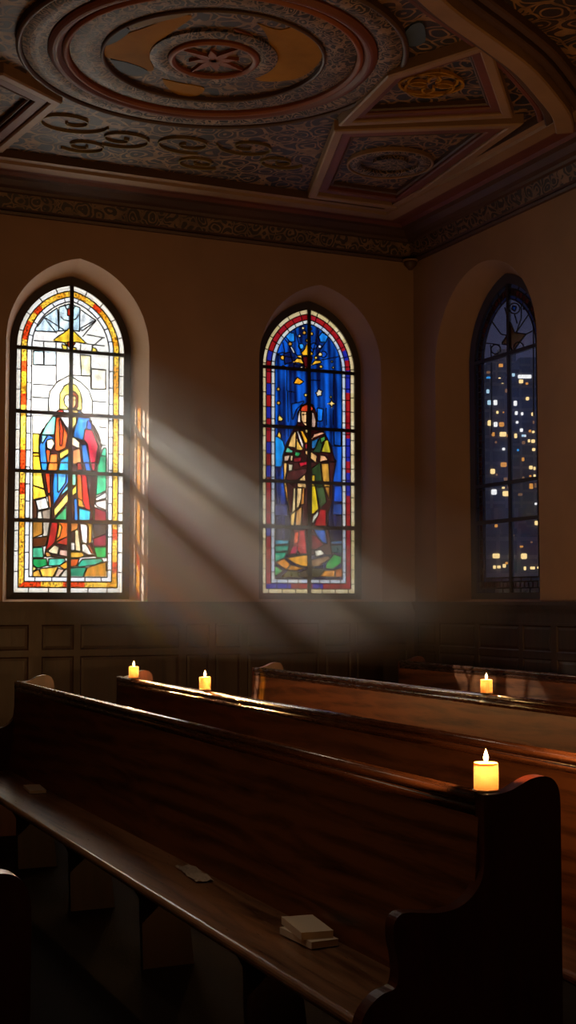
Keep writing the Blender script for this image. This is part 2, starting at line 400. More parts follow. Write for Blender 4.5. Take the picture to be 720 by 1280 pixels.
# ------------------------------------------------------------------ wainscot
def wainscot(name, side, us, lo, hi):
    bm = bmesh.new()
    def bx(u0, u1, d0, d1, z0, z1):
        if side == 'back': box(bm, u0, u1, YB-d1, YB-d0, z0, z1)
        else: box(bm, XR-d1, XR-d0, u0, u1, z0, z1)
    bx(lo, hi, 0, .02, 0, 1.60)
    bx(lo, hi, .015, .10, 1.585, 1.619); bx(lo, hi, .015, .075, 1.555, 1.585); bx(lo, hi, .015, .05, 1.53, 1.555)
    bx(lo, hi, .02, .035, 1.43, 1.53); bx(lo, hi, .02, .045, 1.41, 1.432)
    bx(lo, hi, .02, .035, 1.12, 1.18); bx(lo, hi, .02, .045, 0, .17); bx(lo, hi, .02, .035, .17, .22)
    for u, w in us: bx(u-w/2, u+w/2, .02, .036, .2, 1.43)
    edges = sorted(us)
    for (a, wa), (b_, wb) in zip(edges, edges[1:]):
        x0 = a+wa/2; x1 = b_-wb/2
        if x1-x0 < .1: continue
        for z0, z1 in ((.22, 1.12), (1.18, 1.41)):
            # raised and fielded panel
            g = .035
            if side == 'back': P = lambda u, d, z: (u, YB-d, z)
            else: P = lambda u, d, z: (XR-d, u, z)
            q0 = [(x0, z0), (x1, z0), (x1, z1), (x0, z1)]
            q1 = [(x0+.012, z0+.012), (x1-.012, z0+.012), (x1-.012, z1-.012), (x0+.012, z1-.012)]
            q2 = [(x0+g, z0+g), (x1-g, z0+g), (x1-g, z1-g), (x0+g, z1-g)]
            R = [[bm.verts.new(P(u, d, z)) for u, z in q] for q, d in ((q0, .035), (q1, .027), (q2, .032))]
            for A, B in zip(R, R[1:]):
                for i in range(4): bm.faces.new((A[i], A[(i+1) % 4], B[(i+1) % 4], B[i]))
            bm.faces.new(R[2])
    return struct(mesh_obj(name, bm, M_wain))
us = [(-3.9, .12), (-2.8, .1), (-1.7, .1), (-.6, .1), (.5, .1), (1.6, .1), (2.91, .12), (3.30, .06), (4.33, .07), (4.63, .06), (4.96, .07), (5.80, .07), (6.15, .06), (6.82, .1)]
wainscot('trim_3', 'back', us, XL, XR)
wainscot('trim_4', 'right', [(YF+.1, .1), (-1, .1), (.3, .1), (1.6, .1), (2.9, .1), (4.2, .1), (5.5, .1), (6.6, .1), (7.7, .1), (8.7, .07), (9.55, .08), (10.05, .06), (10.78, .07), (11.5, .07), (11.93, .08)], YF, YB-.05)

# ------------------------------------------------------------------ stained glass
def sdf_band(w, ztop, z0, zs, U, Z):
    """distance inwards from the outline and a running length used to break the borders into panes"""
    rise = ztop-zs; e = max(0, (rise*rise/w-w)/2); R = w+e
    au = np.abs(U)
    side = w-au
    arc = R-np.sqrt((au+e)**2+(Z-zs)**2)
    d = np.where(Z > zs, arc, side); d = np.minimum(d, Z-z0)
    s = np.where(Z > zs, zs+np.arctan2(Z-zs, au+e)*R, Z)
    s = np.where((Z-z0) <= side, 20+U, s+np.where(U > 0, 40, 0))
    return d, s
def inside(poly, U, Z):
    r = np.zeros(U.shape, bool); n = len(poly)
    for i in range(n):
        x1, y1 = poly[i]; x2, y2 = poly[(i+1) % n]
        if abs(y1-y2) < 1e-9: continue
        c = ((y1 > Z) != (y2 > Z)) & (U < (x2-x1)*(Z-y1)/(y2-y1)+x1); r ^= c
    return r
def glass_mat(name, trans, tint_mul, rough_bump=.3):
    g = N(name); at = g.n('Attribute', attribute_name='pane'); v = g.coords()
    nz = g.n('TexNoise', ins={'Scale': 38, 'Detail': 3}); g.l(v, nz.inputs['Vector'])
    var = g.ramp(nz.outputs['Fac'], [(.3, (.8, .8, .8)), (.7, (1, 1, 1))])
    m = g.n('MixRGB', blend_type='MULTIPLY', ins={'Fac': 1.0}); g.l(at.outputs['Color'], m.inputs[1]); g.l(var, m.inputs[2])
    tr = g.n('BsdfTransparent'); g.l(m.outputs[0], tr.inputs[0])
    tl = g.n('BsdfTranslucent'); g.l(m.outputs[0], tl.inputs[0])
    mx = g.n('MixShader', ins={'Fac': trans}); g.l(tl.outputs[0], mx.inputs[1]); g.l(tr.outputs[0], mx.inputs[2])
    gl = g.n('BsdfGlossy', ins={'Roughness': .15, 'Color': (.9, .9, .9, 1)})
    m2 = g.n('MixShader', ins={'Fac': .03}); g.l(mx.outputs[0], m2.inputs[1]); g.l(gl.outputs[0], m2.inputs[2])
    g.l(m2.outputs[0], g.out.inputs[0]); return g.m

def lead_run(bm, P3, poly, closed, vis, hw, n):
    """bars along the visible stretches of an outline"""
    m = len(poly); rng = range(m) if closed else range(m-1)
    for i in rng:
        a = Vector(poly[i]); b = Vector(poly[(i+1) % m]); L = (b-a).length
        if L < 1e-5: continue
        k = max(1, int(L/.012)); run = None
        for j in range(k):
            q0 = a+(b-a)*(j/k); q1 = a+(b-a)*((j+1)/k); ok = vis((q0+q1)/2, (b-a)/L)
            if ok and run is None: run = q0
            if run is not None and (not ok or j == k-1):
                end = q1 if ok else q0
                bar3(bm, P3(*run), P3(*end), hw, .005, n); run = None

def make_window(idx, side, c, W, polys, lines, bgf, bands, bars, glass_mat_, hw=.0042, nbg=0):
    root = empty('window_%d' % idx, (c, YB+DEP, 1.64) if side == 'back' else (XR+DEP, c, 1.64))
    struct(root)
    loc = root.location.copy()
    if side == 'back':
        P3 = lambda u, z, d=0: Vector((u, d, z-1.64)); nrm = (0, 1, 0)
    else:
        P3 = lambda u, z, d=0: Vector((d, u, z-1.64)); nrm = (1, 0, 0)
    # frame
    A = arch(*W['frame'], W['zs']); G = arch(*W['glass'], W['zs'])
    bm = bmesh.new(); rows = []
    sA = [(u*1.01, z) for u, z in A]
    gi = [(u*.985, z-(.006 if z > 2 else -.006)) for u, z in G]
    for pts, d in ((sA, -.035), (sA, .05), (gi, .05), (gi, -.02), ([(u*.985+0, z-(.006 if z > 2 else -.006)) for u, z in G], -.02)):
        rows.append([bm.verts.new(P3(u, z, d)) for u, z in pts])
    rows = rows[:4]
    for r in range(4):
        R0, R1 = rows[r], rows[(r+1) % 4]
        for i in range(len(A)):
            j = (i+1) % len(A); bm.faces.new((R0[i], R0[j], R1[j], R1[i]))
    mesh_obj('window_frame', bm, M_frame, root)
    gw, gt, g0 = W['glass']; zs = W['zs']
    bm = bmesh.new(); bar3(bm, P3(0, g0-.01), P3(0, gt+.01), .019, .016, nrm); mesh_obj('mullion', bm, M_iron, root)
    for z in bars:
        bm = bmesh.new(); bar3(bm, P3(-gw-.01, z), P3(gw+.01, z), .017, .02, nrm); mesh_obj('glazing_bar', bm, M_iron, root)
    # colour grid
    h = .006; nu = int(2*gw/h)+1; nz = int((gt-g0)/h)+1
    u = np.linspace(-gw, gw, nu); z = np.linspace(g0, gt, nz); U, Z = np.meshgrid(u, z)
    colr = bgf(U, Z); ids = np.full(U.shape, -1)
    rs = np.random.RandomState(idx)
    for k, (pc, poly) in enumerate(polys):
        ins = inside(poly, U, Z); base = np.array(hexc(pc))
        # streaky variation of the drawn glass
        ax = rs.uniform(-1, 1); ph = rs.uniform(0, 6)
        var = 1+.22*np.sin((U*cos(ax)+Z*sin(ax)*.3)*90+ph)+.12*np.sin(Z*47+ph)
        for ch in range(3): colr[..., ch] = np.where(ins, np.clip(base[ch]*var, 0, 1), colr[..., ch])
        ids[ins] = k
    d, s = sdf_band(gw, gt, g0, zs, U, Z)
    b0, b1, b2 = bands['d']
    edges = [(-1, b0, bands['outer'], bands['seg'][0]), (b0, b1, bands['mid'], bands['seg'][1]), (b1, b2, bands['inner'], bands['seg'][2])]
    for lo, hi, pal, seg in edges:
        m_ = (d >= lo) & (d < hi); si = np.floor(s/seg).astype(int)
        hsh = (np.abs(np.sin(si*12.9898+lo*78.2+idx)*43758.5453) % 1)
        pi_ = (hsh*len(pal)).astype(int)
        cols = np.array([hexc(p) for p in pal])
        cc = cols[pi_]*(.86+.2*hsh[..., None])
        if bands.get('mottle') and pal is bands['mid']:
            mo = np.array([[noise.noise((uu*60, zz*60, 3.1)) for uu in u] for zz in z])
            cc = cc*np.clip(1+1.7*mo, .2, 1.4)[..., None]
        colr = np.where(m_[..., None], cc, colr); ids[m_] = 10000+int(hi*1000)
    colr = np.clip(colr, 0, .98)
    bm = bmesh.new(); lay = bm.verts.layers.float_color.new('pane'); vid = {}
    keep = d > -.012
    def vert(i, j):
        k = (i, j)
        if k not in vid:
            v = bm.verts.new(P3(float(u[j]), float(z[i]))); v[lay] = (*[float(x) for x in colr[i, j]], 1); vid[k] = v
        return vid[k]
    for i in range(nz-1):
        for j in range(nu-1):
            if keep[i, j] and keep[i+1, j+1] and keep[i, j+1] and keep[i+1, j]:
                bm.faces.new((vert(i, j), vert(i, j+1), vert(i+1, j+1), vert(i+1, j)))
    mesh_obj('stained_glass', bm, glass_mat_, root)
    # lead came
    def idat(p):
        j = int(round((p[0]+gw)/(2*gw)*(nu-1))); i = int(round((p[1]-g0)/(gt-g0)*(nz-1)))
        return ids[i, j] if 0 <= i < nz and 0 <= j < nu else 99999
    bm = bmesh.new(); tri = P3
    for k, (pc, poly) in enumerate(polys):
        def vis(p, t, k=k):
            nn = Vector((-t.y, t.x))*.008; a_ = idat(p+nn); b_ = idat(p-nn)
            return (a_ == k or b_ == k) and a_ != b_ and max(a_, b_) < 9000
        lead_run(bm, tri, poly, True, vis, hw, nrm)
    for poly in lines:
        lead_run(bm, tri, poly, False, lambda p, t: idat(p) < nbg, hw*.9, nrm)
    def offline(dist):
        out = []
        e = max(0, ((gt-zs)**2/gw-gw)/2); R = gw+e
        r2 = R-dist; a1 = math.acos(min(1, e/r2))
        L = [(e-r2*cos(a1*i/30), zs+r2*sin(a1*i/30)) for i in range(31)]
        out = [(-gw+dist, g0+dist)]+L+[(-p[0], p[1]) for p in L[:-1]][::-1]+[(gw-dist, g0+dist)]
        return out
    for dist in (b0, b1, b2): lead_run(bm, tri, offline(dist), True, lambda p, t: True, hw, nrm)
    # cross leads of the border panes
    e = max(0, ((gt-zs)**2/gw-gw)/2); R = gw+e
    for lo, hi, pal, seg in ((0, b0, 0, bands['seg'][0]), (b1, b2, 0, bands['seg'][2])) + (((b0, b1, 0, bands['seg'][1]),) if bands.get('midlead') else ()):
        k0 = int(g0/seg); 
        for k in range(k0, int((zs+R*1.4)/seg)+1):
            sv = k*seg
            if sv < g0+hi: continue
            for sg in (-1, 1):
                if sv <= zs: p, q = (sg*(gw-lo), sv), (sg*(gw-hi), sv)
                else:
                    a_ = (sv-zs)/R; 
                    if R*cos(a_)-e < .02: continue
                    p = (sg*((R-lo)*cos(a_)-e), zs+(R-lo)*sin(a_)); q = (sg*((R-hi)*cos(a_)-e), zs+(R-hi)*sin(a_))
                bar3(bm, P3(*p), P3(*q), hw*.8, .004, nrm)
        for k in range(int(-gw/seg)-1, int(gw/seg)+2):
            uu = k*seg
            if abs(uu) < gw-lo: bar3(bm, P3(uu, g0+lo), P3(uu, g0+hi), hw*.8, .004, nrm)
    mesh_obj('lead_came', bm, M_lead, root)
    return root

def conv(sp, poly, c, ax=1, v=YB+DEP):
    ox, oy, s = sp; out = []
    for x, y in poly:
        h_ = hit(ox+x/s, oy+y/s, ax, v)
        out.append(((h_[0] if ax == 1 else h_[1])-c, h_[2]))
    return out
def circ(x, y, r, n=12): return [(x+r*cos(2*pi*i/n), y+r*sin(2*pi*i/n)) for i in range(n)]
ZA = (40, 460, 7.2); ZB_ = (40, 570, 7.2); ZE = (30, 370, 6); ZCc = (340, 490, 8); ZD = (340, 600, 8); ZF = (335, 400, 7.2); ZG = (560, 320, 4.5)
W1 = [
 (ZE,'c5e0f2',[(150,160),(250,90),(262,260),(235,270),(80,262)]),(ZE,'cfe9f6',[(262,85),(340,60),(340,255),(262,265)]),
 (ZE,'bfe2f5',[(350,60),(420,90),(415,265),(350,255)]),(ZE,'e4eef5',[(420,100),(540,185),(440,260),(415,250)]),
 (ZE,'b9dcf0',[(70,412),(145,412),(145,515),(70,515)]),(ZE,'d3e8f3',[(150,412),(240,412),(240,520),(150,518)]),
 (ZE,'faf0c0',[(420,440),(500,450),(500,600),(430,600)]),(ZE,'f6f0d8',[(505,545),(612,555),(612,700),(505,700)]),
 (ZE,'b8301c',[(325,95),(362,95),(362,148),(325,148)]),(ZE,'f0cc50',[(280,360),(320,375),(325,405),(290,400)]),
 (ZE,'f0cc50',[(365,385),(390,390),(395,412),(365,408)]),(ZE,'f5d860',[(510,385),(540,395),(550,425),(508,420)]),
 (ZE,'f2c83a',[(340,240),(385,275),(430,320),(470,360),(385,345),(345,395),(300,350),(215,335),(260,300),(300,275)]),
 (ZE,'a83c14',[(325,345),(370,345),(385,355),(350,400),(325,370)]),
 (ZA,'f8f2dc',[(340,62),(225,125),(160,210),(145,300),(150,400),(540,420),(545,300),(510,200),(440,130),(385,95)]),
 (ZA,'ecdc6a',[(340,135),(290,160),(250,230),(245,370),(445,380),(448,290),(430,210),(395,155)]),
 (ZA,'8a3a18',[(340,200),(385,215),(415,250),(412,350),(380,370),(345,370)]),
 (ZA,'f3e6dc',[(340,235),(300,245),(285,280),(295,330),(325,362),(350,365),(350,240)]),
 (ZA,'d9a868',[(350,250),(395,255),(395,330),(375,365),(350,365)]),
 (ZA,'2c1014',[(300,285),(328,281),(328,286),(300,290)]),(ZA,'3a1810',[(360,285),(385,285),(385,290),(360,290)]),(ZA,'8a3018',[(325,340),(365,340),(362,346),(328,346)]),
 (ZA,'f6cc40',[(5,590),(65,590),(60,760),(5,760)]),(ZA,'f0b828',[(5,765),(60,765),(75,864),(5,864)]),
 (ZA,'38b48c',[(600,830),(640,720),(668,720),(668,864),(600,864)]),
 (ZB_,'f0bc30',[(5,0),(65,0),(85,150),(5,120)]),(ZB_,'f0cc48',[(5,150),(85,150),(110,295),(5,262)]),(ZB_,'eac238',[(5,265),(110,300),(130,365),(5,395)]),
 (ZB_,'4a2818',[(5,395),(30,395),(50,490),(45,560),(5,565)]),(ZB_,'f0eee6',[(30,400),(125,375),(152,468),(55,490)]),
 (ZB_,'e0dcd0',[(45,500),(85,495),(95,565),(45,565)]),(ZB_,'a09080',[(85,495),(165,475),(165,570),(95,565)]),
 (ZB_,'a8742c',[(5,585),(95,585),(100,700),(5,740)]),(ZB_,'c8beae',[(95,585),(160,585),(140,720),(95,725)]),(ZB_,'5a2c14',[(5,740),(150,720),(120,810),(5,820)]),
 (ZB_,'28a878',[(600,0),(668,0),(668,310),(575,355),(570,150)]),
 (ZB_,'eee4e4',[(570,380),(668,320),(668,375),(575,405)]),(ZB_,'e8e0d8',[(565,415),(668,390),(668,490),(580,450)]),(ZB_,'78142c',[(560,460),(668,500),(668,585),(560,585)]),
 (ZB_,'38302c',[(540,590),(668,590),(668,700),(560,740)]),(ZB_,'78142e',[(550,740),(668,700),(668,812),(550,812)]),
 (ZB_,'48b088',[(5,825),(95,820),(105,915),(5,915)]),(ZB_,'189c4c',[(555,820),(668,815),(668,915),(580,915)]),
 (ZB_,'189850',[(5,925),(130,925),(140,985),(50,1010),(5,980)]),(ZB_,'4cc4a8',[(150,925),(290,920),(300,945),(250,985),(145,990)]),
 (ZB_,'f0dc80',[(5,985),(45,1015),(5,1040)]),(ZB_,'e0aa48',[(5,1045),(60,1020),(85,1085),(5,1085)]),(ZB_,'eec050',[(65,1015),(235,995),(190,1085),(90,1085)]),
 (ZB_,'e8a030',[(240,990),(325,940),(340,1000),(290,1020)]),(ZB_,'d8b8a0',[(235,1010),(290,1025),(240,1085),(200,1085)]),(ZB_,'c8c4b4',[(290,1030),(340,1005),(340,1085),(250,1085)]),
 (ZB_,'d0581c',[(345,925),(425,925),(400,990),(345,1000)]),(ZB_,'30b090',[(405,990),(450,930),(620,920),(640,950),(560,980),(420,1000)]),
 (ZB_,'208868',[(345,1010),(420,1000),(490,1005),(460,1085),(345,1085)]),(ZB_,'c88828',[(495,1005),(665,950),(668,1085),(465,1085)]),
 (ZB_,'2c1014',[(70,60),(590,60),(575,350),(548,500),(550,620),(540,780),(575,900),(340,920),(110,905),(145,700),(175,500),(130,350)]),
 (ZA,'2c1014',[(340,370),(240,372),(190,430),(120,510),(70,600),(62,700),(78,864),(600,864),(628,700),(600,600),(530,470),(430,375)]),
 (ZA,'c03a3a',[(225,415),(225,385),(275,370),(290,420)]),(ZA,'bcd6ee',[(278,375),(335,370),(335,405),(295,420)]),(ZA,'a8903a',[(355,372),(405,370),(420,420),(365,430)]),(ZA,'1c74c8',[(410,380),(450,400),(500,440),(420,430)]),
 (ZA,'7ad4bc',[(190,430),(215,440),(200,600),(85,600),(120,520)]),
 (ZA,'e0561c',[(215,445),(245,440),(290,530),(320,600),(300,720),(235,750),(205,740),(205,600)]),(ZA,'b83018',[(245,460),(262,470),(282,560),(268,700),(250,700)]),
 (ZA,'e6e8f2',[(250,440),(335,440),(340,570),(300,520)]),(ZA,'e8d870',[(350,440),(400,440),(395,500),(358,560)]),
 (ZA,'1878d0',[(415,440),(520,450),(530,520),(475,560),(460,650),(370,625),(380,560)]),(ZA,'1c48c0',[(500,460),(535,500),(540,560),(490,545)]),
 (ZA,'c41c40',[(475,550),(540,560),(590,690),(600,720),(590,864),(520,864),(500,690),(462,640)]),(ZA,'3a1018',[(530,480),(600,640),(622,700),(600,864),(570,864),(592,700),(545,570)]),
 (ZA,'2a6cc8',[(85,610),(150,600),(200,630),(180,650),(120,670),(120,740),(140,864),(75,864),(65,700)]),(ZA,'6cc0d8',[(85,605),(140,605),(110,650),(85,690)]),
 (ZA,'c84a1c',[(120,730),(165,740),(150,864),(135,864)]),(ZA,'efd8b4',[(130,650),(180,635),(205,680),(175,735),(135,720)]),
 (ZA,'d8682c',[(165,775),(230,770),(225,864),(150,864)]),(ZA,'2088d0',[(255,830),(335,780),(335,864),(240,864)]),(ZA,'b87848',[(365,740),(430,720),(445,864),(365,864)]),
 (ZA,'1466c0',[(440,690),(490,690),(525,864),(460,864)]),(ZA,'e0bc48',[(245,765),(335,715),(335,765),(250,825)]),(ZA,'f0d6b0',[(325,625),(380,625),(430,670),(425,725),(370,700),(330,670)]),
 (ZB_,'2070cc',[(75,60),(140,60),(130,130),(90,130)]),(ZB_,'d8702c',[(148,60),(232,60),(225,130),(140,130)]),(ZB_,'28a0dc',[(248,60),(335,60),(335,130),(240,130)]),
 (ZB_,'c43a1c',[(115,150),(160,150),(165,335),(140,335)]),(ZB_,'1c70d0',[(200,145),(335,145),(335,220),(220,400),(190,450),(185,260)]),(ZB_,'48a8e8',[(230,150),(310,150),(300,240),(230,340)]),
 (ZB_,'6cc4e4',[(338,240),(338,290),(230,380),(260,330)]),(ZB_,'e4c860',[(338,305),(338,390),(200,550),(195,480)]),(ZB_,'30905c',[(310,450),(310,580),(205,580),(205,560)]),
 (ZB_,'b06030',[(140,350),(165,350),(175,470),(155,460)]),(ZB_,'80d0b8',[(358,150),(395,155),(395,260),(358,270)]),(ZB_,'e05a1c',[(402,145),(440,145),(460,460),(410,450)]),
 (ZB_,'cc1c1c',[(440,145),(485,150),(525,490),(460,465)]),(ZB_,'e89030',[(412,380),(455,400),(475,465),(415,455)]),(ZB_,'e0c040',[(358,300),(400,260),(400,330),(358,362)]),
 (ZB_,'8c2018',[(405,60),(440,60),(455,125),(405,130)]),(ZB_,'1460c4',[(468,60),(515,60),(530,135),(485,130)]),(ZB_,'8c1830',[(525,60),(570,60),(565,135),(540,130)]),
 (ZB_,'1868b8',[(375,385),(405,380),(415,580),(380,580)]),(ZB_,'28a4c4',[(420,465),(525,495),(520,580),(420,580)]),
 (ZB_,'b01c1c',[(175,590),(205,590),(240,610),(205,780),(115,860),(140,780)]),(ZB_,'e8681c',[(235,590),(335,590),(335,720),(215,770)]),(ZB_,'f0a840',[(245,600),(270,640),(250,720),(215,760)]),
 (ZB_,'c03420',[(280,740),(335,722),(335,810),(210,785)]),(ZB_,'ecd8b0',[(145,850),(200,800),(245,820),(230,885),(150,870)]),(ZB_,'e0b0a0',[(250,840),(338,850),(338,912),(240,890)]),
 (ZB_,'c89048',[(115,865),(150,865),(180,905),(130,910)]),(ZB_,'f4f0ee',[(430,605),(500,620),(495,790),(450,780)]),(ZB_,'ecd8a8',[(385,670),(415,660),(440,860),(385,850)]),
 (ZB_,'a8842c',[(475,600),(540,610),(535,780),(505,790),(505,640)]),(ZB_,'f0e8dc',[(445,790),(500,790),(570,890),(500,890),(450,860)]),(ZB_,'b85030',[(490,795),(520,800),(560,880),(535,875)]),
 (ZB_,'e0ac38',[(345,865),(450,865),(470,895),(440,915),(345,915)]),(ZB_,'f0ece4',[(345,775),(385,780),(390,850),(345,850)]),(ZB_,'b87030',[(345,600),(415,600),(410,655),(345,690)]),
]
L1 = [(ZE,[(150,160),(245,280)]),(ZE,[(160,165),(300,255)]),(ZE,[(540,185),(440,305)]),(ZE,[(535,180),(410,250)]),(ZE,[(262,85),(262,262)]),(ZE,[(418,90),(415,270)]),
 (ZE,[(75,262),(235,272)]),(ZE,[(75,335),(320,350)]),(ZE,[(147,345),(147,515)]),(ZE,[(70,515),(240,522)]),(ZE,[(240,345),(240,600)]),(ZE,[(500,450),(500,600)]),(ZE,[(500,548),(612,558)]),
 (ZE,[(470,290),(605,315)]),(ZE,[(590,312),(530,365),(505,380)]),(ZE,[(470,360),(605,375)]),(ZE,[(275,155),(300,180),(345,190),(385,175),(410,140)]),(ZE,[(305,60),(315,95),(330,110)]),(ZE,[(385,75),(370,100)]),
 (ZE,[(425,360),(420,440)]),(ZE,[(240,600),(242,690)]),(ZA,[(5,145),(190,155)]),(ZA,[(5,262),(240,275)]),(ZA,[(450,290),(668,308)]),(ZA,[(525,185),(668,190)]),(ZA,[(525,10),(525,185)]),(ZA,[(360,65),(525,70)]),
 (ZA,[(600,530),(668,540)]),(ZA,[(5,430),(5,590)]),(ZA,[(625,690),(668,700)]),(ZA,[(600,830),(668,860)]),(ZB_,[(575,240),(668,220)])]
